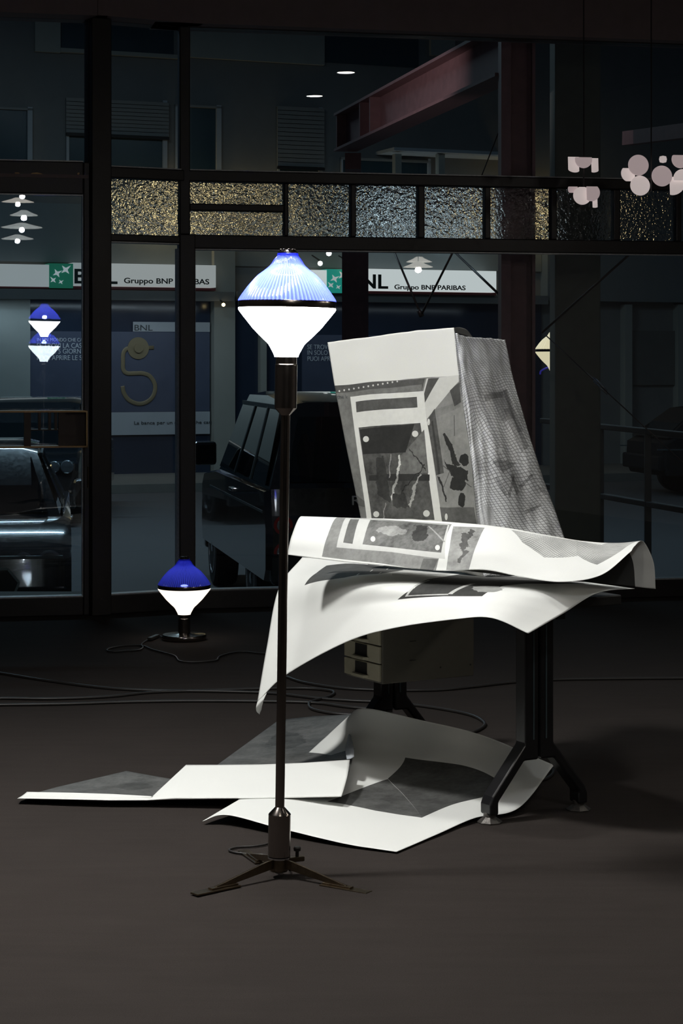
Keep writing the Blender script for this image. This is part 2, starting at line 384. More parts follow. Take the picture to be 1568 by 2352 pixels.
W2 = tag(thing('window_2', loc=(-1.15, 11.6, 0)), 'narrow dark-framed shop window behind the small lamp', kind='structure')
D1 = tag(thing('door_1', loc=(-1.9, 11.4, 0)), 'glazed shop door at the left edge', kind='structure')
def rail(pl, par, a0, a1, z0, z1, d0=-0.05, d1=0.05, name='rail', bead=0):
    mk(name, pl.box(a0, a1, z0, z1, d0, d1), M['frame'], par, bevel=0.006)
    if bead: mk('glazing_bead', pl.box(a0, a1, z1 - 0.001, z1 + 0.007, d0 + 0.01, d1 - 0.01) if bead > 0 else pl.box(a0, a1, z0 - 0.007, z0 + 0.001, d0 + 0.01, d1 - 0.01), M['frame_edge'], par)
def upright(pl, par, a0, a1, z0, z1, d0=-0.05, d1=0.05, name='mullion', bead=0, bz=None):
    mk(name, pl.box(a0, a1, z0, z1, d0, d1), M['frame'], par, bevel=0.006)
    if bead:
        q = bz or (z0, z1)
        mk('glazing_bead', pl.box(a1 - 0.001, a1 + 0.006, q[0], q[1], -0.03, 0.03) if bead > 0 else pl.box(a0 - 0.006, a0 + 0.001, q[0], q[1], -0.03, 0.03), M['frame_edge'], par)
def pane(pl, par, a0, a1, z0, z1, m='clear', name='glass_pane'):
    mk(name, pl.box(a0, a1, z0, z1, -0.004, 0.004), M[m], par)
# right-hand bay
RE = 5.9
rail(RGT, W1, 0.0, RE, 0.0, ZS, name='bottom_rail', bead=1)
rail(RGT, W1, 0.0, RE, ZB0 - 0.082, ZB0, bead=-1)
rail(RGT, W1, 0.0, RE, ZU1, ZU0, bead=1)
upright(RGT, W1, RGT.a(410), RGT.a(434), ZB0, ZH)
upright(RGT, W1, RGT.a(409), RGT.a(445), 0.0, ZB0, d1=0.07, bead=1, bz=(ZS, ZB0 - 0.082))
pane(RGT, W1, 0.03, RE, ZS, ZB1)
pane(RGT, W1, 0.03, RE, ZU0, ZH)
rail(RGT, W1, 0.0, RE, ZH - 0.006, ZH + 0.02)
edges = [(650, 660), (803, 815), (957, 972), (1110, 1123), (1262, 1275), (1405, 1420), (1548, 1560), (1690, 1704)]
prev = 434
for i, (x0, x1) in enumerate(edges):
    upright(RGT, W1, RGT.a(x0), RGT.a(x1), ZB0, ZU1, -0.035, 0.035, 'glazing_bar')
    if i == 0:
        zm = 1.436 + (HY - 478) * RGT.pt(RGT.a(540), 0).y / F
        rail(RGT, W1, RGT.a(434), RGT.a(650), zm - 0.021, zm + 0.021, -0.035, 0.035, 'glazing_bar')
        pane(RGT, W1, RGT.a(434), RGT.a(650), ZB0, zm - 0.021, 'hammered', 'hammered_pane')
        pane(RGT, W1, RGT.a(434), RGT.a(650), zm + 0.021, ZU1, 'hammered', 'hammered_pane')
    else:
        pane(RGT, W1, RGT.a(prev), RGT.a(x0), ZB0, ZU1, 'hammered', 'hammered_pane')
    prev = x1
# middle bay
am0, am1 = MID.a(243), MID.a(409)
rail(MID, W2, am0 - 0.03, am1 + 0.02, 0.0, ZS, name='bottom_rail', bead=1)
rail(MID, W2, am0 - 0.03, am1 + 0.02, ZB1 + 0.03, ZB0 - 0.01, bead=-1)
rail(MID, W2, am0 - 0.03, am1 + 0.02, ZU1, ZU0, bead=1)
pane(MID, W2, am0, am1, ZS, ZB1 + 0.03); pane(MID, W2, am0, am1, ZU0, ZH)
pane(MID, W2, am0, am1, ZB0 - 0.01, ZU1, 'hammered', 'hammered_pane')
upright(MID, W2, am0 - 0.115, am0 + 0.003, 0.0, ZH, -0.05, 0.09)
mk('glazing_bead', MID.box(am1 - 0.008, am1, ZS, ZB1, -0.03, 0.03), M['frame_edge'], W2)
# left bay with the door
ad = DOOR.a(190)
DL = -2.2
rail(DOOR, D1, DL, ad, 0.0, 0.105, name='bottom_rail', bead=1)
rail(DOOR, D1, DL, ad, 2.405, 2.59, name='top_rail', bead=1)
mk('glazing_bead', DOOR.box(DL, ad, 2.397, 2.406, -0.03, 0.03), M['frame_edge'], D1)
mk('lintel_groove', DOOR.box(DL, ad + 0.03, 2.495, 2.515, 0.05, 0.058), M['header'], D1)
upright(DOOR, D1, ad, DOOR.a(216), 0.0, 2.59, name='door_stile', bead=-1, bz=(0.105, 2.40))
upright(DOOR, D1, DOOR.a(201), DOOR.a(232), 2.55, ZH)
pane(DOOR, D1, DL, ad, 0.105, 2.405); pane(DOOR, D1, DL, DOOR.a(201), 2.59, ZH)
ti = DOOR.box(DL, ad, 0.115, 2.395, 0.02, 0.025)
mk('inner_glass_pane', ([v + DOOR.n * 0.018 * (v.z - 1.25) for v in ti[0]], ti[1]), M['clear'], D1)
for x_, y_, a_, b_ in ((4, 401, 8, 3), (39, 399, 7, 5), (85, 401, 20, 6), (122, 405, 7, 3), (180, 399, 3, 3)):
    aa, za_ = DOOR.hit(x_, y_, 0.05); k_ = [(aa + a_ / 400 * math.cos(i_ * 0.785) * random.uniform(.6, 1.1), za_ + b_ / 400 * math.sin(i_ * 0.785) * random.uniform(.6, 1.1)) for i_ in range(8)]
    mk('paint_chip', prism(k_, DOOR.p0 + DOOR.n * 0.0495, DOOR.e, (0, 0, 1), DOOR.n, 0.002), M['gilt'], D1)
mk('door_hinge', tube([DOOR.pt(DOOR.a(201), 0.73, 0.055), DOOR.pt(DOOR.a(201), 0.85, 0.055)], 0.006, 8, 1, True), M['bronze'], D1)

# ------------------------------------------------------------------ lamps
S0 = 821.0                                           # px per metre at the tall lamp
def zz(y): return 4.126 and (560 + y / 4.126)
BLUE = [(90, 97), (104, 97), (118, 100), (150, 128), (200, 158), (250, 212), (300, 276), (350, 322), (400, 364), (450, 400), (500, 434), (530, 452), (545, 456)]
OPAL = [(605, 458), (625, 461), (660, 436), (700, 405), (750, 364), (800, 324), (850, 275), (900, 225), (940, 182), (970, 160), (1000, 144), (1050, 118), (1072, 112)]
def shade(root, zr, opal_m, blue_m, cap_m, bulb, bulb_col, c=(0, 0, 0), flutes=72):
    k = lambda y: zr - (y - 577) / 4.126 / S0                # profile rows -> height, ring centre at row 577
    r = lambda h: h / 4.126 / S0
    def dense(pr, n=26):
        pts = [Vector((r(h), k(y), 0)) for y, h in pr]
        return [(q.x, q.y) for q in (spl(pts, i / n) for i in range(n + 1))]
    bl = dense(BLUE); op = dense(OPAL)
    o = mk('blue_glass_shade', lathe(bl, flutes * 6, c, flutes, 0.022, False), blue_m, root, True)
    so = o.modifiers.new('thickness', 'SOLIDIFY'); so.thickness = 0.002; so.offset = -1
    tag(o, 'ribbed blue glass upper shade')
    o = mk('opal_glass_shade', lathe(op, flutes * 4, c, flutes, 0.004), opal_m, root, True)
    tag(o, 'glowing white opal lower shade')
    mk('metal_band', lathe([(r(450), k(541)), (r(461), k(543)), (r(464), k(552)), (r(464), k(600)), (r(461), k(608)), (r(450), k(610))], 96, c), cap_m, root, True, auto=0.6)
    cap = mk('top_cap', lathe([(r(86), k(94)), (r(94), k(88)), (r(94), k(80)), (r(84), k(74)), (r(76), k(62)), (r(60), k(52)), (r(30), k(47)), (0.0005, k(46))], 40, c), cap_m, root, True, auto=0.6)
    for i in range(9):
        a = 2 * math.pi * i / 9
        mk('vent_knob', lathe([(0.0045, 0), (0.004, 0.003), (0.0005, 0.004)], 8, Vector(c) + Vector((r(66) * math.cos(a), r(66) * math.sin(a), k(60)))), cap_m, cap, True)
    mk('shade_neck', lathe([(r(100), k(1072)), (r(100), k(1138)), (r(104), k(1142)), (r(107), k(1148)), (r(107), k(1152)), (r(103), k(1156))], 48, c), cap_m, root, True, auto=0.5)
    l = bpy.data.lights.new('bulb_light', 'POINT'); l.energy = bulb; l.color = bulb_col; l.shadow_soft_size = 0.02
    lo = bpy.data.objects.new('bulb_light', l); lo.location = Vector(c) + Vector((0, 0, k(500))); put(lo, root)
    return k, r
def zf(py): return CH + (HY - py) / S0
LX, LY = (640 - CX) / S0, 5.603
fl_root = thing('floor_lamp', 'tall lit floor lamp with blue and white glass shade on tripod feet', 'floor lamp', (LX, LY, 0))
C0 = (LX, LY, 0)
k, r = shade(fl_root, zf(560 + 577 / 4.126), M['opal_main'], M['blue'], M['nickel'], 13.0, (0.95, 0.96, 1.0), C0)
mk('upper_sleeve', lathe([(0.0312, k(1156)), (0.0312, zf(937)), (0.0300, zf(938.5)), (0.0135, zf(953)), (0.0128, zf(954))], 56, C0), M['nickel'], fl_root, True, auto=0.4)
mk('pole', lathe([(0.0130, zf(953)), (0.0130, zf(1856))], 40, C0), M['nickel'], fl_root, True, auto=0.4)
mk('lower_sleeve', lathe([(0.0130, zf(1853)), (0.0300, zf(1868)), (0.0314, zf(1870)), (0.0314, zf(1965)), (0.0300, zf(1966))], 56, C0), M['nickel'], fl_root, True, auto=0.4)
hub = mk('hub', lathe([(0.0285, 0.052), (0.0315, 0.0535), (0.0315, 0.058), (0.0285, 0.059)], 48, C0), M['chrome'], fl_root, True, auto=0.4)
mk('hub_barrel', lathe([(0.0262, 0.0535), (0.0262, 0.022), (0.024, 0.018)], 40, C0), M['bronze'], fl_root, True, auto=0.4)
for (fx, fy), lab in (((-0.165, -0.150), 1), ((0.185, -0.120), 2), ((-0.085, 0.215), 3)):
    d = Vector((fx, fy, 0)); L = d.length; d.normalize(); s = Vector((-d.y, d.x, 0)); o = Vector(C0)
    prof = [(0.022, 0.053), (0.022, 0.028), (L - 0.055, 0.0095), (L + 0.005, 0.0095), (L + 0.005, 0.0115), (0.05, 0.050)]
    leg = mk('leg', prism(prof, o - s * 0.004, d, (0, 0, 1), s, 0.008), M['bronze'], fl_root, bevel=0.0008)
    mk('foot_plate', obox(o, d, s, (0, 0, 1), L - 0.075, L + 0.078, -0.016, 0.016, 0.0005, 0.0055), M['bronze'], leg, bevel=0.0012)
    mk('foot_block', obox(o, d, s, (0, 0, 1), L - 0.07, L + 0.022, -0.009, 0.009, 0.0055, 0.0105), M['bronze'], leg, bevel=0.001)
br = mk('switch_bracket', obox((LX, LY, 0), Vector((0.9, 0.43, 0)), Vector((-0.43, 0.9, 0)), (0, 0, 1), 0.024, 0.075, -0.011, 0.011, 0.040, 0.054), M['bronze'], fl_root, bevel=0.003)
mk('switch_knob', lathe([(0.005, 0.052), (0.005, 0.068), (0.010, 0.070), (0.0105, 0.078), (0.008, 0.081), (0.0005, 0.0815)], 24, (LX + 0.050, LY + 0.022, 0)), M['cord'], br, True, auto=0.5)
fl_root.rotation_euler = (0, 0.0145, 0)
tag(mk('lamp_cord', tube([(LX + 0.03, LY + 0.03, 0.012), fl(660, 1985, 0.004) , fl(640, 1998, 0.004), fl(622, 1990, 0.004)] + [fl(x, y, 0.005) for x, y in ((615, 1966), (575, 1962), (540, 1958), (526, 1952), (545, 1946), (590, 1943), (625, 1934), (650, 1915), (690, 1885))], 0.0032, 8, 8), M['cord'], None, True),
    'thin black cord looping behind the base of the tall lamp', 'cord')

tb = fl(423, 1469)
tb_root = thing('table_lamp', 'small lit lamp with blue and white shade standing on the floor', 'lamp', tb)
CT = tuple(tb)
k2, r2 = shade(tb_root, 0.277, M['opal_table'], M['blue'], M['nickel'], 0.42, (0.85, 0.88, 1.0), CT)
mk('stem', lathe([(0.0312, k2(1156)), (0.0312, 0.034)], 48, CT), M['nickel'], tb_root, True, auto=0.4)
mk('base_disc', lathe([(0.108, 0.0), (0.114, 0.003), (0.1155, 0.012), (0.1155, 0.022), (0.112, 0.028), (0.10, 0.030), (0.040, 0.033), (0.033, 0.036), (0.031, 0.036)], 72, CT), M['nickel'], tb_root, True, auto=0.6)
cordt = mk('lamp_cord', tube([(CT[0] - 0.11, CT[1] + 0.01, 0.01)] + [fl(x, y, 0.006) for x, y in ((362, 1461), (350, 1465), (335, 1472), (325, 1480), (328, 1487), (318, 1493), (290, 1495), (262, 1497), (246, 1494), (255, 1488), (290, 1483), (326, 1483), (350, 1492), (380, 1500), (402, 1507), (412, 1518), (440, 1521), (480, 1519), (498, 1516), (504, 1508), (530, 1500), (560, 1497), (600, 1501), (650, 1503), (720, 1502))], 0.0042, 8, 7), M['cord'], None, True)
tag(cordt, 'black cord looping on the floor around the small lamp', 'cord')
sw = mk('inline_switch', bar(fl(362, 1460, 0.012), fl(343, 1468, 0.012), 0.026, 0.016), M['cord'], cordt, bevel=0.004)

# ------------------------------------------------------------------ paper sheets
class Sheet:
    def __init__(s, rows, linu=False, wob=0.0, seed=0):
        s.rows = [[q if isinstance(q, Vector) else P(*q) for q in r_] for r_ in rows]; s.linu = linu; s.wob = wob; s.seed = seed
        s.cache = None
    def at(s, u, v):
        c = [spl(r_, u, s.linu) for r_ in s.rows]
        p = spl(c, v)
        if s.wob:
            q = Vector((u * 5 + s.seed, v * 4, s.seed * 1.7))
            k = noise.noise(q) + 0.45 * noise.noise(q * 2.6)
            p = p + Vector((0.2, -0.8, 0.6)) * (s.wob * k)
        return p
    def px(s, u, v):
        p = s.at(u, v); return CX + p.x / p.y * F, HY - (p.z - CH) / p.y * F
    def inv(s, px, py):
        if s.cache is None:
            s.cache = [(i / 40, j / 40, *s.px(i / 40, j / 40)) for i in range(41) for j in range(41)]
        b = min(s.cache, key=lambda c: (c[2] - px) ** 2 + (c[3] - py) ** 2); u, v = b[0], b[1]
        for _ in range(14):
            x, y = s.px(u, v); h = 1e-4
            xu, yu = s.px(u + h, v) if u + h <= 1 else s.px(u - h, v); su = h if u + h <= 1 else -h
            xv, yv = s.px(u, v + h) if v + h <= 1 else s.px(u, v - h); sv = h if v + h <= 1 else -h
            a, bb, c, d = (xu - x) / su, (xv - x) / sv, (yu - y) / su, (yv - y) / sv
            det = a * d - bb * c
            if abs(det) < 1e-3: break
            ex, ey = px - x, py - y
            u = min(1, max(0, u + 0.8 * (d * ex - bb * ey) / det)); v = min(1, max(0, v + 0.8 * (a * ey - c * ex) / det))
        return u, v
    def build(s, name, m, parent, nu=90, nv=70, thk=0.0009):
        V = [s.at(i / nu, j / nv) for j in range(nv + 1) for i in range(nu + 1)]
        Fc = [[j * (nu + 1) + i, j * (nu + 1) + i + 1, (j + 1) * (nu + 1) + i + 1, (j + 1) * (nu + 1) + i] for j in range(nv) for i in range(nu)]
        me = bpy.data.meshes.new(name); me.from_pydata([tuple(x) for x in V], [], Fc)
        uv = me.uv_layers.new(name='sheet')
        for lp in me.loops:
            i = lp.vertex_index; uv.data[lp.index].uv = ((i % (nu + 1)) / nu, (i // (nu + 1)) / nv)
        for p in me.polygons: p.use_smooth = True
        me.materials.append(m); me.update()
        o = bpy.data.objects.new(name, me); put(o, parent)
        so = o.modifiers.new('thickness', 'SOLIDIFY'); so.thickness = thk; so.offset = 0
        return o
class Print(NT):
    def __init__(s, name, sheet, white=0.84):
        super().__init__(name); s.sh = sheet
        uvn = s.n('ShaderNodeUVMap'); uvn.uv_map = 'sheet'; s.uv = uvn.outputs[0]
        co = s.n('ShaderNodeTexCoord').outputs['Object']; s.co = co
        s.grain = s.noise(co, 900, 2, 0.6); 
        s.cloud = s.math('ADD', s.math('MULTIPLY', s.noise(co, 11, 6, 0.62), 0.62), s.math('MULTIPLY', s.noise(co, 60, 4, 0.6), 0.38))
        wn = s.vec('SCALE', s.vec('SUBTRACT', s.noise(co, 26, 4, 0.6, 'Color'), Vector((0.5, 0.5, 0.5)))); wn.node.inputs['Scale'].default_value = 0.055
        s.warped = s.vec('ADD', s.uv, wn); s.plain = s.uv
        s.val = white; s.white = white; s.fine = False
    def poly(s, pts, raw=False):
        p = [Vector((*(q if raw else s.sh.inv(*q)), 0)) for q in pts]
        ar = sum(p[i].x * p[(i + 1) % len(p)].y - p[(i + 1) % len(p)].x * p[i].y for i in range(len(p)))
        if ar < 0: p = p[::-1]
        k = len(p)
        crs = [(p[(i + 1) % k] - p[i]).cross(p[(i + 2) % k] - p[(i + 1) % k]).z for i in range(k)]
        if not raw and min(crs) < -1e-7 or (not raw and s.fine):
            d = []
            for i in range(k):
                a, b = pts[i], pts[(i + 1) % k]; m_ = max(1, int(math.hypot(b[0] - a[0], b[1] - a[1]) / 90))
                d += [(a[0] + (b[0] - a[0]) * j / m_, a[1] + (b[1] - a[1]) * j / m_) for j in range(m_)]
            q = [Vector((*s.sh.inv(*c), 0)) for c in d]
            tot = None
            for tr in geometry.tessellate_polygon([q]):
                x = s.convex([q[i] for i in tr])
                if x is not None: tot = x if tot is None else s.math('MAXIMUM', tot, x)
            return tot
        return s.convex(p)
    def convex(s, p):
        ar = sum(p[i].x * p[(i + 1) % len(p)].y - p[(i + 1) % len(p)].x * p[i].y for i in range(len(p)))
        if abs(ar) < 1e-7: return None
        if ar < 0: p = p[::-1]
        r_ = None
        for i in range(len(p)):
            a, b = p[i], p[(i + 1) % len(p)]; d = b - a
            if d.length < 1e-4: continue
            d.normalize(); n = Vector((-d.y, d.x, 0))
            x = s.math('GREATER_THAN', s.vec('DOT_PRODUCT', s.uv, n), n.dot(a) - 1e-5)
            r_ = x if r_ is None else s.math('MULTIPLY', r_, x)
        return r_
    def ell(s, cx, cy, rx, ry):
        c = Vector((*s.sh.inv(cx, cy), 0)); a = Vector((*s.sh.inv(cx + rx, cy), 0)) - c; b = Vector((*s.sh.inv(cx, cy + ry), 0)) - c
        det = a.x * b.y - a.y * b.x
        if abs(det) < 1e-9: return 0.0
        d = s.vec('SUBTRACT', s.uv, c)
        u = s.vec('DOT_PRODUCT', d, Vector((b.y / det, -b.x / det, 0))); v = s.vec('DOT_PRODUCT', d, Vector((-a.y / det, a.x / det, 0)))
        return s.math('LESS_THAN', s.math('ADD', s.math('MULTIPLY', u, u), s.math('MULTIPLY', v, v)), 1.0)
    def lay(s, mask, g, amp=0.25):               # g: printed tone 0..255
        x = srgb((g, g, g))[0] * (0.78 if g < 180 else 0.97)
        c_ = s.math('MULTIPLY_ADD', s.cloud, 3.2); c_.node.inputs[2].default_value = -1.1; c_.node.use_clamp = True
        amp = min(0.7, amp * 1.25)
        k = s.math('MULTIPLY_ADD', c_, 2 * amp * x); k.node.inputs[2].default_value = (1 - amp) * x
        s.val = s.mix(mask, s.val, k)
    def figure(s, on): s.uv = s.warped if on else s.plain
    def layv(s, mask, v): s.val = s.mix(mask, s.val, v)
    def net(s, mask, base, su, sv, lo=0.05, ang=0.5):
        mp = s.n('ShaderNodeMapping'); mp.inputs['Scale'].default_value = (su, sv, 1); mp.inputs['Rotation'].default_value = (0, 0, ang)
        wv = s.vec('ADD', s.uv, s.vec('SCALE', s.noise(s.co, 7, 2, 0.5, 'Color')))
        wv.node.inputs[1].links[0].from_node.inputs['Scale'].default_value = 0.06
        s.l(wv, mp.inputs['Vector'])
        sp = s.n('ShaderNodeSeparateXYZ'); s.l(mp.outputs[0], sp.inputs[0])
        fx = s.math('LESS_THAN', s.math('FRACT', sp.outputs[0]), 0.24); fy = s.math('LESS_THAN', s.math('FRACT', sp.outputs[1]), 0.24)
        ln = s.math('MAXIMUM', fx, fy)
        c = s.noise(s.co, 7, 3, 0.55); x = srgb((base, base, base))[0]
        tone = s.math('MULTIPLY_ADD', c, 2.0 * x); tone.node.inputs[2].default_value = 0.0
        s.val = s.mix(mask, s.val, s.math('MULTIPLY', tone, s.mix(ln, 1.0, 0.42)))
    def done(s, warm=(0.985, 1.0, 0.965), rough=0.6):
        g = s.math('MULTIPLY', s.val, s.mix(s.grain, 0.92, 1.08))
        cv = s.n('ShaderNodeCombineXYZ')
        for i in range(3): s.l(s.math('MULTIPLY', g, warm[i]), cv.inputs[i])
        s.l(cv.outputs[0], s.bsdf.inputs['Base Color']); s.bsdf.inputs['Roughness'].default_value = rough
        s.bsdf.inputs['Specular IOR Level'].default_value = 0.22
        return s.m
def z1(off, sc_, pts): return [(off[0] + x / sc_, off[1] + y / sc_) for x, y in pts]
A_ = lambda *p: z1((740, 740), 2.8, p)
B_ = lambda *p: z1((560, 1160), 3.267, p)
C_ = lambda *p: z1((900, 1160), 2.489, p)
D_ = lambda *p: z1((560, 1600), 2.119, p)

# sheet draped over the desk
shC = Sheet([
    [(591, 1612, 6.90), (655, 1551, 6.80), (790, 1477, 6.50), (900, 1443, 6.27), (1050, 1422, 6.08), (1130, 1420, 6.02), (1213, 1455, 6.00)],
    [(612, 1490, 6.95), (680, 1440, 6.85), (800, 1400, 6.55), (910, 1385, 6.32), (1060, 1378, 6.12), (1170, 1380, 6.08), (1290, 1411, 6.10)],
    [(640, 1352, 7.02), (700, 1335, 6.92), (820, 1335, 6.58), (930, 1339, 6.37), (1090, 1348, 6.21), (1230, 1351, 6.18), (1372, 1362, 6.20)],
    [(694, 1280, 7.20), (770, 1285, 7.12), (890, 1298, 6.92), (1010, 1310, 6.76), (1175, 1322, 6.58), (1325, 1335, 6.42), (1457, 1352, 6.33)]], wob=0.002, seed=3)
pC = Print('printed_paper_draped', shC, 0.84); pC.fine = True
pC.lay(pC.poly(B_((455, 603), (545, 510), (620, 455), (760, 440), (760, 545), (650, 560))), 98)
pC.lay(pC.poly(B_((758, 440), (830, 440), (1010, 455), (1215, 490), (1030, 515), (850, 527), (758, 545))), 98)
for x, y in ((855, 520), (955, 493), (1020, 510), (1078, 478)):
    pC.lay(pC.poly(B_((x - 12, y + 6), (x + 8, y - 6), (x + 14, y - 6), (x - 4, y + 6))), 225)
pC.lay(pC.poly(C_((205, 425), (465, 383), (900, 430), (1150, 450), (900, 452), (760, 450), (640, 462))), 100)
pC.lay(pC.poly(C_((32, 541), (130, 475), (205, 425), (640, 462), (515, 522), (300, 522))), 72)
pC.lay(pC.poly(C_((78, 518), (90, 518), (218, 432), (208, 428))), 190); pC.lay(pC.poly(C_((78, 518), (320, 508), (322, 514), (74, 524))), 190)
pC.lay(pC.poly(C_((318, 510), (345, 510), (478, 450), (448, 450))), 190)
pC.figure(True); pC.lay(pC.ell(*C_((548, 482))[0], 34, 7), 175); pC.figure(False)
pC.lay(pC.poly(C_((0, 385), (75, 370), (420, 383), (300, 400), (100, 408), (0, 402))), 205)
oC = thing('paper_sheet', 'large white printed sheet draped over the desk, its corners hanging down', 'paper', (0.2, 6.5, 0.74))
shC.build('paper', pC.done(), oC, 110, 80)
tip = Sheet([[(591, 1612, 6.90), (598, 1605, 6.89), (612, 1592, 6.87)], [(588, 1624, 6.895), (594, 1618, 6.885), (606, 1606, 6.87)], [(589, 1634, 6.91), (594, 1630, 6.905), (602, 1620, 6.895)], [(596, 1641, 6.925), (597, 1637, 6.925), (600, 1630, 6.92)]])
pT = Print('paper_plain', tip, 0.80); tip.build('curled_tip', pT.done(), oC, 12, 14)

# folded sheet standing upright on the desk (front leaf, then side leaf)
shA = Sheet([
    [(752, 786, 6.98), (850, 773, 6.90), (950, 761, 6.80), (1042, 753, 6.70)],
    [(769, 890, 6.955), (866, 880, 6.87), (966, 872, 6.77), (1054, 866, 6.665)],
    [(800, 1050, 6.91), (893, 1046, 6.82), (990, 1042, 6.72), (1080, 1040, 6.61)],
    [(829, 1192, 6.87), (920, 1193, 6.78), (1010, 1199, 6.68), (1096, 1205, 6.57)],
    [(845, 1297, 6.86), (935, 1303, 6.76), (1025, 1310, 6.65), (1110, 1326, 6.52)]], wob=0.004, seed=11)
pA = Print('printed_paper_upright', shA, 0.62)
pA.lay(pA.poly([(700, 893), (767, 885.6), (1056, 863), (1140, 1340), (800, 1340)]), 128)
pA.lay(pA.poly(A_((75, 408), (660, 362), (640, 442), (88, 462))), 84)
pA.lay(pA.poly(A_((85, 455), (400, 425), (640, 400), (640, 442), (400, 462), (90, 500))), 120)
for i in range(13):
    pA.lay(pA.ell(*A_((110 + 31 * i, 443 - 5.2 * i))[0], 1.9, 2.2), 185)
pA.lay(pA.poly(A_((80, 490), (178, 480), (285, 1268), (200, 1256))), 118)
pA.lay(pA.poly(A_((180, 480), (650, 443), (775, 1310), (290, 1310))), 205, 0.06)
pA.lay(pA.poly(A_((215, 512), (608, 480), (612, 548), (220, 580))), 88)
pA.lay(pA.poly(A_((233, 678), (630, 648), (722, 1272), (318, 1272))), 84, 0.5)
pA.lay(pA.poly(A_((500, 862), (655, 690), (682, 970), (500, 978))), 108, 0.4)
pA.lay(pA.poly(A_((300, 1020), (690, 1020), (690, 980), (480, 975), (300, 985))), 52)
pA.lay(pA.poly(A_((240, 690), (592, 655), (535, 838), (262, 850))), 46)
pA.figure(True); pA.lay(pA.poly(A_((345, 870), (390, 850), (430, 1080), (440, 1170), (350, 1100))), 58, 0.5)
pA.lay(pA.poly(A_((486, 846), (497, 846), (500, 930), (484, 985), (474, 985), (488, 930))), 190)
pA.lay(pA.poly(A_((474, 985), (488, 985), (462, 1085), (448, 1085))), 170); pA.lay(pA.poly(A_((440, 1130), (452, 1085), (462, 1090), (446, 1160))), 190)
pA.lay(pA.poly(A_((440, 850), (447, 850), (432, 1000), (424, 1000))), 150)
pA.lay(pA.poly(A_((620, 960), (660, 915), (662, 922), (500, 1100), (490, 1100))), 40)
pA.lay(pA.poly(A_((555, 812), (562, 812), (672, 955), (666, 958))), 38)
pA.lay(pA.poly(A_((580, 1080), (625, 975), (632, 980), (590, 1100), (560, 1190), (550, 1180))), 165)
pA.lay(pA.poly(A_((450, 1100), (520, 1090), (560, 1190), (460, 1185))), 60, 0.6)
pA.lay(pA.poly(A_((403, 1155), (407, 1155), (398, 1270), (393, 1270))), 160)
pA.figure(False)
for x, y, q in ((281, 752, 19), (597, 718, 20), (347, 1235, 19), (670, 1230, 21)):
    pA.lay(pA.ell(*A_((x, y))[0], q / 2.8, q / 2.8), 198, 0.05)
pA.lay(pA.poly(A_((650, 443), (670, 362), (900, 340), (885, 520), (670, 625))), 190, 0.06)
pA.lay(pA.poly(A_((682, 362), (752, 357), (660, 518), (655, 460))), 84)
pA.lay(pA.poly(A_((880, 378), (960, 900), (1000, 1330), (778, 1330), (672, 622))), 138, 0.2)
pA.lay(pA.poly(A_((722, 560), (735, 612), (890, 545), (885, 510))), 128)
pA.lay(pA.poly(A_((820, 440), (884, 385), (892, 515), (850, 542))), 78)
pA.lay(pA.poly(A_((672, 632), (722, 556), (782, 970), (732, 985))), 82, 0.4)
pA.lay(pA.poly(A_((700, 640), (712, 632), (760, 975), (745, 980))), 60)
pA.lay(pA.ell(*A_((684, 642))[0], 3, 7.5), 195)
for a, b in (((848, 600), (850, 730)), ((800, 705), (905, 660)), ((860, 850), (780, 1060)), ((770, 920), (960, 1060))):
    dx = 3; pA.lay(pA.poly(A_((a[0] - dx, a[1]), (a[0] + dx, a[1] - 3), (b[0] + dx, b[1]), (b[0] - dx, b[1] + 3))), 95)
pA.figure(True)
for q in (((775, 725), (800, 720), (826, 775), (800, 790)), ((800, 782), (826, 772), (888, 922), (850, 930)), ((776, 870), (800, 900), (935, 960), (940, 1010), (830, 990)), ((735, 990), (752, 985), (802, 1152), (793, 1156))):
    pA.lay(pA.poly(A_(*q)), 48)
for x, y, a, b in ((872, 1035, 50, 55), (897, 1145, 26, 40), (912, 885, 28, 42), (885, 980, 50, 40)):
    pA.lay(pA.ell(*A_((x, y))[0], a / 2.8, b / 2.8), 44)
pA.figure(False)
pA.lay(pA.poly(A_((756, 1190), (975, 1190), (1000, 1330), (778, 1330))), 92, 0.3)
pA.lay(pA.ell(*A_((797, 1252))[0], 3.2, 7.5), 190)
pA.lay(pA.poly(A_((76, 1110), (270, 1150), (275, 1190), (190, 1180))), 92)
oA = thing('paper_sheet', 'folded sheet standing upright on the desk, printed with a photograph of a window and netting', 'paper', (0.2, 6.75, 0.74))
shA.build('front_leaf', pA.done((0.99, 1.0, 0.93)), oA, 90, 110)
u0, v0 = shA.inv(775, 916); q0 = shA.at(u0, v0); qe = (shA.at(u0 + 0.03, v0) - q0).normalized(); qv = (shA.at(u0, v0 - 0.02) - q0).normalized()
text('printed_caption', 'the kit', 0.020, M['print_ink'], oA, q0 + qe.cross(qv) * 0.0015, qe, qv, 0.0002)
shR = Sheet([
    [(1042, 753, 6.70), (1052, 768, 6.705), (1100, 775, 6.80), (1160, 779, 6.92)],
    [(1054, 866, 6.665), (1075, 870, 6.68), (1130, 880, 6.76), (1184, 890, 6.87)],
    [(1080, 1040, 6.61), (1105, 1042, 6.63), (1170, 1048, 6.71), (1232, 1055, 6.82)],
    [(1096, 1205, 6.57), (1130, 1205, 6.585), (1210, 1212, 6.66), (1293, 1228, 6.76)],
    [(1110, 1326, 6.52), (1145, 1322, 6.53), (1225, 1318, 6.60), (1312, 1316, 6.70)]], wob=0.010, seed=23)
pR = Print('printed_paper_netting', shR, 0.74)
pR.net(1.0, 212, 24, 105, ang=0.30)
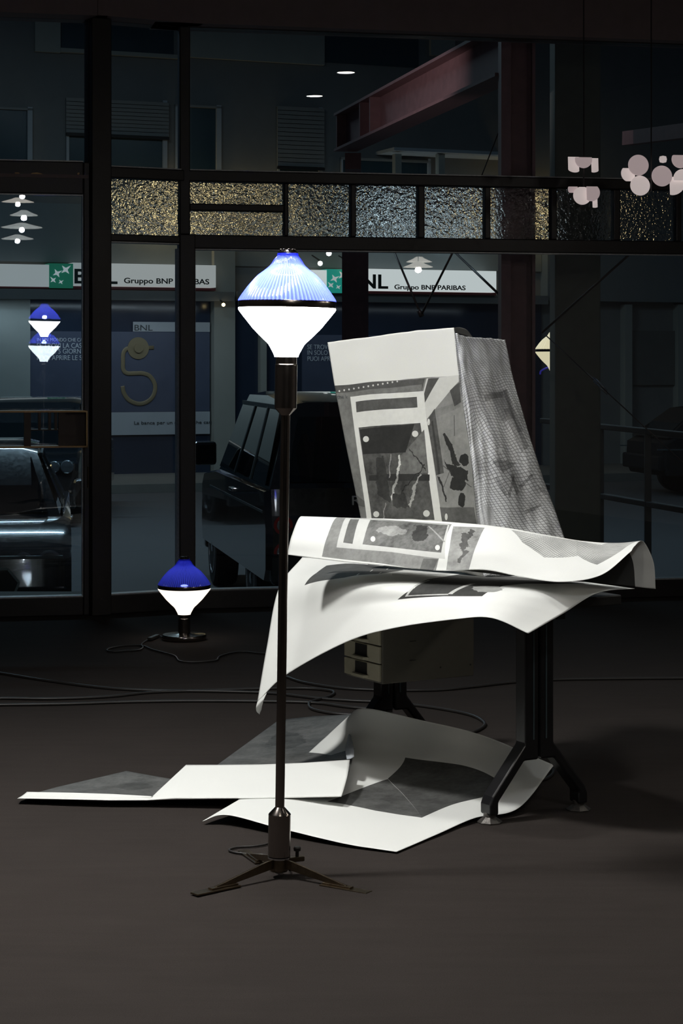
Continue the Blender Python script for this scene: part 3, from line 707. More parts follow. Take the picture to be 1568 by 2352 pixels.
for q, g in ((((1075, 450), (1180, 430), (1240, 620), (1150, 640)), 128), (((1160, 440), (1185, 430), (1290, 700), (1260, 710)), 70), (((1040, 470), (1160, 445), (1165, 480), (1045, 510)), 80), (((1165, 560), (1200, 550), (1330, 800), (1280, 840)), 95), (((1260, 1050), (1345, 975), (1355, 988), (1275, 1068)), 62), (((1208, 985), (1225, 980), (1265, 1100), (1245, 1110)), 64), (((1108, 1000), (1122, 995), (1190, 1110), (1172, 1118)), 62), (((1190, 1110), (1225, 985), (1235, 990), (1205, 1130)), 66), (((1380, 1040), (1425, 1080), (1440, 1110), (1400, 1090)), 70), (((1300, 1210), (1405, 1165), (1410, 1180), (1310, 1235)), 70), (((1090, 900), (1130, 880), (1250, 900), (1160, 970)), 80)):
    pR.lay(s_ := pR.math('MULTIPLY', pR.poly(A_(*q)), 0.55), g, 0.3)
pR.lay(pR.ell(*A_((1141, 823))[0], 4.5, 5.5), 235)
pR.lay(pR.math('MULTIPLY', pR.poly(A_((985, 1260), (1030, 1170), (1100, 1200), (1110, 1330), (1000, 1320))), 0.8), 190)
shR.build('side_leaf', pR.done((0.97, 0.99, 1.0), 0.3), oA, 80, 110)
crn = Sheet([[(1042, 753, 6.70), (1056, 752, 6.78), (1072, 758, 6.84), (1086, 776, 6.86)], [(1046, 764, 6.702), (1058, 768, 6.74), (1072, 772, 6.79), (1088, 778, 6.82)]])
pK = Print('paper_back', crn, 0.10); crn.build('curled_corner', pK.done(), oA, 16, 6)

# sheet arched over itself along the desk
xs = [(0, 692, 1186, 6.74), (1, 800, 1189, 6.62), (2, 920, 1193, 6.50), (3, 1040, 1200, 6.38), (4, 1150, 1211, 6.32), (5, 1260, 1230, 6.29), (6, 1340, 1243, 6.28), (7, 1410, 1247, 6.27), (8, 1477, 1243, 6.27)]
rid = [(a, b, c) for _, a, b, c in xs]
low = [(660, 1274, 6.64), (770, 1288, 6.50), (890, 1300, 6.36), (1010, 1311, 6.25), (1110, 1309, 6.19), (1200, 1326, 6.14), (1290, 1337, 6.09), (1380, 1321, 6.09), (1450, 1265, 6.13)]
bck = [(722, 1282, 6.86), (830, 1288, 6.74), (950, 1298, 6.60), (1060, 1310, 6.47), (1170, 1322, 6.41), (1280, 1333, 6.37), (1370, 1338, 6.33), (1440, 1345, 6.31), (1505, 1353, 6.30)]
midf = [((a[0] + b[0]) / 2 - 6, (a[1] + b[1]) / 2, (a[2] + b[2]) / 2 - 0.03) for a, b in zip(rid, low)]
midb = [((a[0] + b[0]) / 2 + 9, (a[1] + b[1]) / 2 - 8, (a[2] + b[2]) / 2 + 0.01) for a, b in zip(rid, bck)]
shB = Sheet([low, midf, rid, midb, bck], wob=0.003, seed=31)
_cB = [(i / 60, j / 60, *shB.px(i / 60, j / 60)) for i in range(61) for j in range(31)]
shB.cache = _cB
pB = Print('printed_paper_arched', shB, 0.82)
fr_ = pB.poly([(0, 0), (1, 0), (1, 0.5), (0, 0.5)], True)
pB.lay(pB.poly(B_((705, 93), (950, 104), (1560, 145), (1440, 492), (1300, 483), (1000, 435), (585, 388))), 160, 0.25)
pB.lay(pB.poly(B_((765, 98), (1540, 148), (1508, 405), (1100, 352), (695, 318))), 208, 0.05)
pB.lay(pB.poly(B_((800, 106), (866, 108), (815, 292), (745, 282))), 118)
pB.lay(pB.poly(B_((950, 112), (1530, 152), (1480, 358), (890, 295))), 118, 0.6)
pB.figure(True); pB.lay(pB.ell(*B_((1325, 205))[0], 19, 20), 66, 0.4); pB.lay(pB.ell(*B_((1100, 190))[0], 30, 12), 165, 0.4); pB.figure(False)
pB.lay(pB.poly(B_((1380, 160), (1390, 158), (1510, 275), (1500, 280))), 175)
for x, y in ((968, 256), (1452, 320)): pB.lay(pB.ell(*B_((x, y))[0], 5.5, 6), 222, 0.05)
pB.lay(pB.poly(C_((350, 122), (530, 130), (437, 380), (310, 372), (330, 240))), 172, 0.35)
pB.lay(pB.poly(C_((180, 305), (265, 310), (235, 375), (158, 370))), 120, 0.3)
pB.figure(True); pB.lay(pB.poly(C_((385, 215), (470, 135), (480, 150), (400, 260))), 92, 0.4); pB.lay(pB.ell(*C_((410, 215))[0], 9, 18), 100, 0.4); pB.lay(pB.poly(C_((365, 330), (410, 250), (440, 262), (385, 335))), 105, 0.4); pB.figure(False)
pB.net(pB.poly(C_((680, 143), (860, 163), (1060, 205), (1060, 292), (870, 300), (825, 268), (745, 215))), 200, 120, 90, ang=0.6)
pB.net(pB.poly(C_((1055, 205), (1200, 208), (1330, 200), (1440, 203), (1310, 262), (1172, 342), (1110, 318), (1055, 285))), 190, 120, 90, ang=0.6)
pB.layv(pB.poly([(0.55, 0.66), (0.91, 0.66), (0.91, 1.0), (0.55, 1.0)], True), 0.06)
oB = thing('paper_sheet', 'long printed sheet arched over the desk top in front of the upright sheet', 'paper', (0.3, 6.35, 0.76))
shB.build('paper', pB.done(), oB, 150, 80)

# big sheet on the floor beneath the desk
shD = Sheet([
    [fl(465, 1886, 0.012), fl(520, 1872, 0.035), fl(640, 1902, 0.025), fl(780, 1936, 0.012), fl(910, 1957, 0.006)],
    [fl(560, 1830, 0.035), fl(640, 1842, 0.04), fl(760, 1862, 0.02), fl(890, 1895, 0.008), fl(1003, 1917, 0.008)],
    [fl(660, 1770, 0.02), fl(740, 1778, 0.03), fl(860, 1800, 0.012), fl(990, 1835, 0.01), fl(1090, 1879, 0.016)],
    [fl(740, 1700, 0.06), fl(820, 1712, 0.085), fl(950, 1740, 0.06), fl(1090, 1775, 0.045), fl(1190, 1856, 0.022)],
    [fl(800, 1645, 0.16), fl(835, 1627, 0.225), fl(960, 1652, 0.20), fl(1110, 1690, 0.14), fl(1272, 1757, 0.10)]], wob=0.003, seed=41)
pD = Print('printed_paper_floor', shD, 0.84)
pD.lay(pD.poly(D_((405, 512), (700, 402), (865, 590), (640, 556))), 100, 0.35)
pD.lay(pD.poly(D_((700, 400), (785, 297), (1225, 400), (1160, 490), (865, 590))), 92, 0.35)
oD = thing('paper_sheet', 'large printed sheet lying on the floor below the desk', 'paper', (0.2, 6.6, 0))
shD.build('paper', pD.done(), oD, 110, 100)
# second floor sheet with its near side folded over
def row(*q): return [fl(*p) for p in q]
shE = Sheet([
    row((48, 1831, 0.012), (130, 1808, 0.006), (290, 1771, 0.02), (415, 1793, 0.012), (500, 1756, 0.012), (640, 1654, 0.012), (720, 1645, 0.03), (770, 1643, 0.05), (812, 1641, 0.085)),
    row((44, 1832, 0.014), (140, 1821, 0.010), (270, 1802, 0.012), (390, 1808, 0.014), (500, 1786, 0.018), (620, 1740, 0.026), (700, 1735, 0.035), (760, 1735, 0.05), (812, 1728, 0.075)),
    row((40, 1834, 0.020), (150, 1836, 0.022), (250, 1837, 0.022), (340, 1837, 0.022), (410, 1835, 0.024), (500, 1833, 0.030), (600, 1832, 0.036), (700, 1830, 0.042), (784, 1828, 0.050)),
    row((52, 1827, 0.024), (160, 1829, 0.028), (255, 1830, 0.030), (345, 1833, 0.030), (408, 1815, 0.05), (500, 1795, 0.062), (600, 1793, 0.068), (700, 1790, 0.075), (797, 1785, 0.085)),
    row((62, 1819, 0.030), (170, 1821, 0.034), (260, 1824, 0.036), (350, 1829, 0.035), (427, 1757, 0.085), (500, 1757, 0.088), (600, 1756, 0.092), (700, 1752, 0.098), (803, 1745, 0.105))], linu=True, wob=0.0)
pE = Print('printed_paper_folded', shE, 0.84)
pE.lay(pE.poly([(0.0, 0.0), (1, 0.0), (1, 0.46), (0, 0.46)], True), 104, 0.35)
pE.figure(True); pE.lay(pE.ell(310, 1806, 36, 8), 92, 0.3); pE.lay(pE.ell(660, 1700, 40, 20), 84, 0.4)
oE = thing('paper_sheet', 'white-backed sheet on the floor folded over itself behind the tall lamp foot', 'paper', (-0.4, 6.5, 0))
shE.build('paper', pE.done(), oE, 128, 60)
shS = Sheet([row((801, 1668, 0.11), (806, 1655, 0.12), (813, 1642, 0.12)), row((797, 1700, 0.10), (801, 1692, 0.11), (806, 1684, 0.11)), row((793, 1722, 0.09), (803, 1718, 0.10), (812, 1716, 0.10)), row((796, 1744, 0.095), (806, 1742, 0.10), (813, 1738, 0.10))])
pS = Print('paper_edge', shS, 0.50); shS.build('curled_edge', pS.done((0.92, 0.98, 1.05)), oE, 12, 24)

# ------------------------------------------------------------------ desk
dW = Vector((0.86, 0.51, 0)).normalized(); dD = Vector((-dW.y, dW.x, 0))
LF = Vector((0.613, 6.36, 0)); LB = Vector((0.176, 7.25, 0))
desk = thing('desk', 'black metal desk with inverted-Y legs and drawers, covered by printed paper', 'desk', (LF + LB) / 2)
zU = Vector((0, 0, 1))
mid = Vector((0.3925, 6.72, 0))
mk('desk_top', obox(mid, dW, dD, zU, -0.25, 0.27, -0.53, 0.45, 0.666, 0.698), M['desk_top'], desk, bevel=0.004)
for s_ in (-1, 1):
    mk('apron', obox(mid, dW, dD, zU, s_ * 0.05 - 0.02, s_ * 0.05 + 0.02, -0.50, 0.42, 0.63, 0.666), M['desk_black'], desk, bevel=0.003)
for o in (LF, LB):
    for sg in (-1, 1):
        # one Y half: upright channel, splayed shin, vertical end
        prof = [(0.004, 0.65), (0.056, 0.65), (0.056, 0.235), (0.180, 0.085), (0.191, 0.060), (0.191, 0.026), (0.157, 0.026), (0.157, 0.066), (0.058, 0.185), (0.004, 0.185)]
        leg = mk('leg', prism([(a * sg, b) for a, b in prof], o - dD * 0.028, dW, zU, dD, 0.056), M['desk_black'], desk, bevel=0.007, seg=3)
        mk('channel_groove', obox(o, dW, dD, zU, *sorted((sg * 0.022, sg * 0.027)), -0.030, -0.0275, 0.25, 0.645), M['cartrim'], leg)
        c = o + dW * (0.174 * sg)
        mk('collar', lathe([(0.0170, 0.034), (0.0195, 0.032), (0.0195, 0.020), (0.0165, 0.018)], 24, c), M['glide'], leg, True, auto=0.6)
        mk('glide', lathe([(0.040, 0.0), (0.041, 0.004), (0.019, 0.020)], 8, c), M['glide'], leg)
PA, PB_, PC_ = Vector((0.139, 6.80, 0)), Vector((0.462, 6.99, 0)), Vector((0.017, 7.01, 0))
pw = (PB_ - PA).normalized(); pd = Vector((-pw.y, pw.x, 0)); Lw = (PB_ - PA).length; Ld = 0.243
ped = mk('drawer_cabinet', obox(PA, pw, pd, zU, 0, Lw, 0, Ld, 0.348, 0.665), M['ped'], desk, bevel=0.003)
tag(ped, 'grey drawer cabinet hung under the desk')
for i in range(5):
    z0 = 0.356 + i * 0.0615; z1_ = z0 + 0.0575
    dr = mk('drawer', obox(PA, pw, pd, zU, -0.010, -0.0005, 0.004, Ld - 0.004, z0, z1_), M['drawer'], ped, bevel=0.002)
    mk('handle_recess', obox(PA, pw, pd, zU, -0.0115, -0.009, 0.085, 0.162, z0 + 0.013, z1_ - 0.003), M['recess'], dr)
    lip = [(0.072, 0), (0.085, -0.017), (0.162, -0.017), (0.175, 0)]
    mk('drawer_lip', prism(lip, PA + pw * -0.0105 + zU * (z0 + 0.004), pd, pw, zU, 0.010), M['drawer'], dr, bevel=0.001)
for x, z in ((0.125, 0.42), (0.125, 0.485), (0.125, 0.55)):
    mk('side_slot', obox(PA, pw, pd, zU, x - 0.016, x + 0.010, -0.0012, 0.0005, z, z + 0.0025), M['recess'], ped)
for x, z in ((0.235, 0.385), (0.36, 0.385)):
    mk('side_rivet', obox(PA, pw, pd, zU, x - 0.003, x + 0.003, -0.0015, 0.0005, z, z + 0.006), M['recess'], ped, bevel=0.001)

# ------------------------------------------------------------------ cables on the carpet
CB = [('thick black cable crossing the floor from the left edge behind the lamp pole', [(-60, 1538), (0, 1546), (100, 1562), (240, 1580), (360, 1586), (500, 1588), (620, 1592), (720, 1603), (800, 1609), (900, 1614), (1000, 1626), (1080, 1642), (1112, 1660), (1103, 1674), (1075, 1681), (1010, 1668)]),
      ('black cable on the floor doubling back in a hook behind the pole', [(-60, 1606), (0, 1604), (120, 1605), (250, 1600), (350, 1590), (470, 1586), (600, 1582), (700, 1581), (755, 1586), (767, 1592), (752, 1601), (718, 1610), (709, 1618), (718, 1629), (760, 1638), (815, 1642)]),
      ('black cable on the floor nearest to the folded paper', [(-60, 1620), (0, 1619), (150, 1617), (300, 1612), (450, 1610), (600, 1611), (720, 1614), (800, 1624), (900, 1632)]),
      ('black cable running from under the desk to the right edge', [(640, 1548), (662, 1556), (700, 1568), (780, 1580), (880, 1585), (1000, 1585), (1090, 1577), (1180, 1567), (1280, 1561), (1400, 1559), (1500, 1558), (1640, 1558), (1900, 1562), (2300, 1575)]),
      ('short black cable loop beside the right desk foot', [(1225, 1795), (1255, 1788), (1270, 1775), (1266, 1762), (1240, 1752)])]
for lab, pts in CB:
    tag(mk('floor_cable', tube([fl(x, y, 0.0068) for x, y in pts], 0.0062, 8, 7), M['cord'], None, True), lab, 'cable', 'cables lying on the carpet')

# ------------------------------------------------------------------ rack on the door
rk = thing('display_rack', 'low brown open rack with worn gilt edges fixed across the glass door', 'rack', DOOR.pt(DOOR.a(100), 1.05, 0.06))
ra0, ra1 = DOOR.a(-120), DOOR.a(197)
_, rz1 = DOOR.hit(150, 942, 0.06); _, rz0 = DOOR.hit(150, 1027, 0.06)
for z0, z1_ in ((rz0, rz0 + 0.011), (rz1 - 0.011, rz1)): mk('edge_board', DOOR.box(ra0, ra1, z0, z1_, 0.055, 0.15), M['gilt'], rk, bevel=0.001)
mk('end_board', DOOR.box(ra1 - 0.010, ra1, rz0, rz1, 0.055, 0.15), M['gilt'], rk, bevel=0.001)
mk('back_panel', DOOR.box(DOOR.a(147), ra1 - 0.01, rz0 + 0.01, rz1 - 0.01, 0.06, 0.07), M['wood'], rk)
for px0, px1 in ((53, 68), (131, 146)): mk('divider', DOOR.box(DOOR.a(px0), DOOR.a(px1), rz0 + 0.01, rz1 - 0.01, 0.06, 0.145), M['wood'], rk)
mk('shelf', DOOR.box(DOOR.a(68), DOOR.a(146), rz0 + 0.098, rz0 + 0.105, 0.06, 0.14), M['wood'], rk)
for px0 in (85, 108, 122): mk('small_divider', DOOR.box(DOOR.a(px0), DOOR.a(px0 + 6), rz0 + 0.105, rz1 - 0.01, 0.06, 0.14), M['wood'], rk)

# ------------------------------------------------------------------ lamps overhead (seen mirrored in the panes)
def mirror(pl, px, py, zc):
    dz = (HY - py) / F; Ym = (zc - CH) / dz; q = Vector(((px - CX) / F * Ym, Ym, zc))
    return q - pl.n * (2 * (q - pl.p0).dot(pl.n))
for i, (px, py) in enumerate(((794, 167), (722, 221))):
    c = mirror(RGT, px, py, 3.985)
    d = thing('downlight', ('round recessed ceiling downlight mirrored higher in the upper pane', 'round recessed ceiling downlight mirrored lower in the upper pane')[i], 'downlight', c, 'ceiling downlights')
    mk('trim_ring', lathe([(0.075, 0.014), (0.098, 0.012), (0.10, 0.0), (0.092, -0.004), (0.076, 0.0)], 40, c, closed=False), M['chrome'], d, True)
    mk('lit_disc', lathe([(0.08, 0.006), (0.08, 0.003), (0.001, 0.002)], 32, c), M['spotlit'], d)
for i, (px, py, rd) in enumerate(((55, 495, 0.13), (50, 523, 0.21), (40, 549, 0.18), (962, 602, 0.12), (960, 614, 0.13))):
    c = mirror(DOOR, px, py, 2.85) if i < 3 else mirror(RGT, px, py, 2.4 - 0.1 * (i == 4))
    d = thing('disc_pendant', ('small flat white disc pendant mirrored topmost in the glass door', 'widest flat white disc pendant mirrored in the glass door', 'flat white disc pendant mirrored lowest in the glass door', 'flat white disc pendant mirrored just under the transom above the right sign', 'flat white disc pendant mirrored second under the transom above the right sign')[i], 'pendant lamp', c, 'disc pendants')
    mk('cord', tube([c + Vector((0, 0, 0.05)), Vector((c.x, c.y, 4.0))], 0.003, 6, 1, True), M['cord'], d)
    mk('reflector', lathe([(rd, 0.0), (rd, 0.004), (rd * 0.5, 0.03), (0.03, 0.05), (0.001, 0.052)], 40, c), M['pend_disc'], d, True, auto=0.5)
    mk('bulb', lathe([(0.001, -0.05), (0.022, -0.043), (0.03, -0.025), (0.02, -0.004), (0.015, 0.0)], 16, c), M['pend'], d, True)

# ------------------------------------------------------------------ reflected disc clusters, modelled as hanging glowing plates by the window
def disc(root, px, py, Y, rp, m, ax=(0.15, -1, 0.1), cut=None, name='disc'):
    n = Vector(ax).normalized(); e = n.cross(Vector((0, 0, 1))).normalized(); u = e.cross(n).normalized()
    c = P(px, py, Y); rr = rp / F * Y
    pts = [(rr * math.cos(2 * math.pi * i / 40), rr * math.sin(2 * math.pi * i / 40)) for i in range(40)]
    if cut: pts = [(min(max(a, cut[0] * rr), cut[1] * rr), min(max(b, cut[2] * rr), cut[3] * rr)) for a, b in pts]
    V = [c + e * a + u * b for a, b in pts] + [c + e * a + u * b - n * 0.008 for a, b in pts]; k = 40
    return mk(name, (V, [list(range(k))[::-1], [k + i for i in range(k)]] + [[i, (i + 1) % k, k + (i + 1) % k, k + i] for i in range(k)]), M[m], root)
YD = 11.1
d1 = thing('disc_reflection', 'small cluster of reflected pinkish discs modelled in front of the grey pillar', 'reflection', P(1340, 420, YD), 'modelled disc reflections')
disc(d1, 1340, 366, YD, 20, 'disc', cut=(-1, 1, -1, 0.25)); disc(d1, 1320, 372, YD + .03, 24, 'disc2', cut=(-0.4, .65, -1, 0.5)); disc(d1, 1363, 374, YD + .03, 22, 'disc2', cut=(-0.5, .22, -1, 0.5))
disc(d1, 1337, 449, YD, 21, 'disc2', cut=(-1, 1, -1, 0.95)); disc(d1, 1358, 442, YD - .02, 20, 'disc', cut=(-1, 0.55, -1, 0.7)); disc(d1, 1365, 455, YD + .02, 22, 'disc2', cut=(-0.3, .2, -1, 1)); disc(d1, 1318, 434, YD + .02, 14, 'disc', cut=(-.6, 1, -.6, .4))
mk('stem', tube([P(1340, 470, YD + .05), P(1340, -190, YD + .05)], 0.004, 6, 1, True), M['cord'], d1)
d2 = thing('disc_reflection', 'larger cluster of reflected pinkish discs modelled near the right edge', 'reflection', P(1490, 420, YD), 'modelled disc reflections')
for x, y, q, m_, dy, cut in ((1466, 379, 24, 'disc', 0, None), (1470, 426, 23, 'disc2', .01, None), (1446, 398, 20, 'disc2', .03, (-.6, 1, -.9, .6)), (1520, 404, 24, 'disc', 0, None), (1544, 418, 30, 'disc2', .03, (-1, .2, -1, .4)), (1562, 366, 20, 'disc', 0, (-1, 1, -1, .5)), (1568, 410, 22, 'disc2', .02, (-1, 1, -.2, 1))):
    disc(d2, x, y, YD + dy, q, m_, cut=cut)
mk('spot_bulb', lathe([(0.001, -0.02), (0.018, -0.016), (0.022, 0.0), (0.018, 0.016), (0.001, 0.02)], 16, P(1522, 366, YD)), M['disc2'], d2, True)
mk('stem', tube([P(1495, 440, YD + .05), P(1495, -190, YD + .05)], 0.004, 6, 1, True), M['cord'], d2)
mk('cross_arm', bar(P(1440, 410, YD + .05), P(1575, 410, YD + .05), 0.006, 0.006), M['cord'], d2)

# ------------------------------------------------------------------ street outside
ZG = -0.70
struct('street_road', box(-30, 40, 13.6, 60, ZG - 0.2, ZG), M['road'])
pv = FAC
struct('far_pavement', pv.box(-14, 26, ZG, ZG + 0.14, 0.0, 3.2), M['pave'])
struct('shopfront_plinth', prism([(-4, 11.0), (-1.4, 11.52), (-0.9, 11.78), (5.2, 13.1), (5.2, 13.7), (-4, 13.7)], (0, 0, -0.12), (1, 0, 0), (0, 1, 0), (0, 0, -1), 0.6), M['concrete'])
bd = thing('bank_building', 'dim building across the street with shuttered windows above a bank', 'building', FAC.pt(0, ZG))
def fbox(name, x0, x1, y0, y1, d0, d1, m, par=bd, bev=0.0): return mk(name, FAC.pbox(x0, x1, y0, y1, d0, d1), M[m], par, bevel=bev)
mk('wall', FAC.box(-8, 24, ZG, 12, -1.0, 0.0), M['facade'], bd)
mk('shop_wall', FAC.box(FAC.a(-150), FAC.a(66), ZG, FAC.hit(0, 680)[1], 0.0, 0.12), M['shopwall'], bd)
fbox('siding', -150, 520, 470, 604, 0.0, 0.10, 'siding'); fbox('ledge', -150, 520, 668, 690, 0.0, 0.45, 'facade')
fbox('shop_glass', 66, 480, 690, 1112, 0.0, 0.05, 'shopglass'); fbox('pilaster', 482, 530, 560, 1118, 0.0, 0.25, 'facade_pale')
fbox('shop_glass', 532, 1240, 690, 1130, 0.0, 0.05, 'shopglass'); fbox('ledge', 532, 1240, 676, 696, 0.0, 0.35, 'facade')
fbox('siding', 532, 1240, 560, 618, 0.0, 0.06, 'siding'); fbox('pilaster', 590, 604, 690, 1118, 0.05, 0.2, 'facade_pale')
fbox('fascia', 1241, 1640, 560, 694, 0.0, 0.3, 'siding'); fbox('pilaster', 1310, 1322, 700, 1140, 0.0, 0.2, 'facade_pale'); fbox('pilaster', 1424, 1440, 700, 1140, 0.0, 0.2, 'facade_pale'); fbox('pilaster', 1545, 1556, 700, 1140, 0.0, 0.2, 'facade_pale')
fbox('shop_panel', 1445, 1640, 760, 884, 0.0, 0.08, 'pave'); fbox('plinth_course', 66, 480, 1092, 1112, 0.05, 0.15, 'pave')
def win(x0, x1, y0, y1, shut=0.0, slats=0, fr=9, left=True, right=True):
    o = fbox('window', x0, x1, y0, y1, -0.02, 0.03, 'winglass')
    if right: fbox('window_frame', x1 - fr, x1, y0, y1, 0.03, 0.09, 'winframe', o)
    if left: fbox('window_frame', x0, x0 + fr * 0.6, y0, y1, 0.03, 0.09, 'winframe', o)
    fbox('window_frame', x0, x1, y0, y0 + 5, 0.03, 0.09, 'slat', o)
    if slats:
        h = (y1 - y0) * shut / slats
        for i in range(slats): fbox('shutter_slat', x0 - 2, x1 + 2, y0 + i * h, y0 + i * h + h * 0.86, 0.09, 0.13, 'slat', o)
        fbox('shutter_bar', x0 - 2, x1 + 2, y0 + slats * h, y0 + slats * h + 6, 0.09, 0.16, 'recess', o)
    return o
win(-60, 72, 247, 372, fr=11); win(150, 381, 232, 392, 0.50, 9, 10); win(400, 505, 243, 398, fr=11); win(634, 737, 248, 404, 0.88, 14, 8); win(780, 985, 366, 420, fr=6)
fbox('wall_panel', 78, 136, 40, 121, 0.0, 0.10, 'facade_pale'); fbox('wall_panel', 434, 741, 30, 142, 0.0, 0.10, 'facade_pale'); fbox('string_course', 136, 408, 120, 129, 0.0, 0.12, 'facade_pale')
fbox('window', 140, 398, 20, 118, -0.02, 0.02, 'winglass'); fbox('window', 745, 960, 20, 150, -0.02, 0.02, 'winglass'); fbox('wall_panel', 985, 1040, 20, 130, 0, 0.1, 'facade_pale')
fbox('balcony_ledge', 862, 1150, 355, 362, 0.0, 0.9, 'winframe')
for x in (872, 970, 1120): fbox('balcony_post', x, x + 14, 362, 420, 0.6, 0.75, 'facade_pale')
# bank signs
def birds(par, m, x0, x1, y0, y1, d):
    a0, za = FAC.hit(x0, y1); a1, zb = FAC.hit(x1, y0); W_ = a1 - a0; H_ = zb - za
    for cx_, cy_, q, rot in ((0.68, 0.76, 0.23, 0.7), (0.32, 0.60, 0.20, 0.5), (0.16, 0.30, 0.15, 2.3), (0.48, 0.22, 0.11, 0.6)):
        pts = []
        for i in range(8):
            rr = q * (1.0 if i % 2 == 0 else 0.36); rr *= (1.25 if i == 0 else 1.0)
            t = rot + i * math.pi / 4 * (1 if True else 0)
            pts.append((a0 + (cx_ + rr * math.cos(t)) * W_, za + (cy_ + rr * math.sin(t)) * H_))
        mk('bird_emblem', prism(pts, FAC.p0 + FAC.n * d, FAC.e, (0, 0, 1), FAC.n, 0.012), M[m], par)
def sign(label, x0, g0, g1, x1, y0, y1, ms, mg, mst, bx, lx, ly, h, gy, gx, gs):
    s = thing('shop_sign', label, 'sign', FAC.pt(FAC.a(g0), FAC.hit(g0, y1)[1], 0.3), 'backlit bank signs')
    fbox('white_panel', x0, g0, y0, y1, 0.12, 0.45, ms, s); fbox('white_panel', g1, x1, y0, y1, 0.12, 0.45, ms, s)
    gp = fbox('green_panel', g0, g1, y0 - 1, y1 + 4, 0.12, 0.47, mg, s)
    fbox('red_edge', x0, x1, y1, y1 + 6, 0.12, 0.44, 'sign_red', s)
    birds(gp, mst, g0, g1, y0 + 1, y1 + 1, 0.471)
    a, z = FAC.hit(bx, ly, 0.455); text('lettering', 'BNL', h, M['sign_ink'], s, FAC.pt(a, z, 0.455), FAC.e, (0, 0, 1), 0.006, squeeze=1.22, bold=0.008)
    a, z = FAC.hit(gx, gy, 0.455); text('small_lettering', 'Gruppo BNP PARIBAS', gs, M['sign_ink'], s, FAC.pt(a, z, 0.455), FAC.e, (0, 0, 1), 0.006, squeeze=1.28, bold=0.002)
    return s
sign('dimmer white sign with green bird emblem and dark letters at the left', -80, 99, 153, 478, 609, 660, 'sign_l', 'green_l', 'star_l', 168, 0, 650, 0.36, 650, 284, 0.135)
sign('brighter white sign with teal bird emblem above the upright paper sheet', 640, 730, 782, 1116, 622, 671, 'sign_r', 'green_r', 'star_l', 797, 0, 661, 0.37, 664, 905, 0.125)
# posters
def poster(label, x0, x1, y0, y1, tx, ty, sz, lines, full):
    p = thing('poster', label, 'poster', FAC.pt(FAC.a(x0), FAC.hit(x0, y1)[1], 0.08), 'bank window posters')
    fbox('panel', x0, x1, y0, y1, 0.055, 0.09, 'navy', p)
    for i, (s, k_, yy) in enumerate(lines):
        a, z = FAC.hit(tx, yy, 0.095); text('lettering', s, sz * k_, M['poster_text'], p, FAC.pt(a, z, 0.095), FAC.e, (0, 0, 1), 0.004, squeeze=0.86)
    if full:
        fbox('pale_band', 200, x1, 946, 998, 0.09, 0.10, 'poster_pale', p)
        a, z = FAC.hit(307, 975, 0.105); text('small_lettering', 'La banca per un mondo che cambia', 0.085, M['print_ink'], p, FAC.pt(a, z, 0.105), FAC.e, (0, 0, 1), 0.003, squeeze=1.35)
        fbox('green_strip', 108, 196, 910, 942, 0.09, 0.10, 'green_strip', p)
        a, z = FAC.hit(117, 927, 0.105); text('lettering', 'MUTUI BNL #SOLO5G', 0.105, M['poster_text'], p, FAC.pt(a, z, 0.105), FAC.e, (0, 0, 1), 0.003, squeeze=0.9)
        fbox('name_plate', 302, x1, 740, 762, 0.09, 0.10, 'poster_pale', p)
        a, z = FAC.hit(307, 759, 0.105); text('lettering', 'BNL', 0.15, M['print_ink'], p, FAC.pt(a, z, 0.105), FAC.e, (0, 0, 1), 0.003, squeeze=1.3)
        q = [(1060, 832), (1010, 842), (986, 880), (984, 950), (986, 1005), (1015, 1035), (1080, 1036), (1140, 1036), (1200, 1060), (1240, 1130), (1228, 1210), (1180, 1262), (1110, 1280), (1035, 1252), (992, 1195), (980, 1138)]
        def fp(zx, zy): a, z = FAC.hit(zx / 3.484, 560 + zy / 3.484, 0.10); return FAC.pt(a, z, 0.10)
        mk('gilt_knocker', tube([fp(*c) for c in q], 0.040, 10, 6, flat=FAC.n), M['gold'], p, True)
        mk('gilt_knocker_bar', tube([fp(1040, 833), fp(1230, 830)], 0.036, 10, 1, True, flat=FAC.n), M['gold'], p, True)
        c = fp(1105, 835)
        rg = [c + (FAC.e * math.cos(t * 0.5236) + zU * math.sin(t * 0.5236)) * 0.185 for t in range(13)]
        mk('gilt_knocker_rose', prism([(0.2 * math.cos(t * 0.262), 0.2 * math.sin(t * 0.262)) for t in range(24)], c, FAC.e, zU, FAC.n, 0.01), M['gold'], p)
        mk('gilt_knocker_boss', prism([(0.085 * math.cos(t * 0.524), 0.085 * math.sin(t * 0.524)) for t in range(12)], c + FAC.n * 0.01, FAC.e, zU, FAC.n, 0.03), M['gold'], p)
LN = [('IN UN MONDO CHE CAMBIA,', 0.72, 784), ('SE TROVI LA CASA GIUSTA', 1.0, 799), ('IN SOLI 5 GIORNI', 1.0, 812), ('PUOI APRIRE LE SUE PORTE', 1.0, 827)]
poster('navy poster with pale capitals and a gilt figure five behind the left panes', 66, 478, 762, 946, 84, 0, 0.125, LN, True)
poster('navy poster with pale capitals behind the tall lamp and upright paper', 690, 1000, 770, 960, 705, 0, 0.125, [('SE TROVI LA CASA', 1.0, 802), ('IN SOLO 5 GIORNI', 1.0, 815), ('PUOI APRIRE', 1.0, 829)], False)
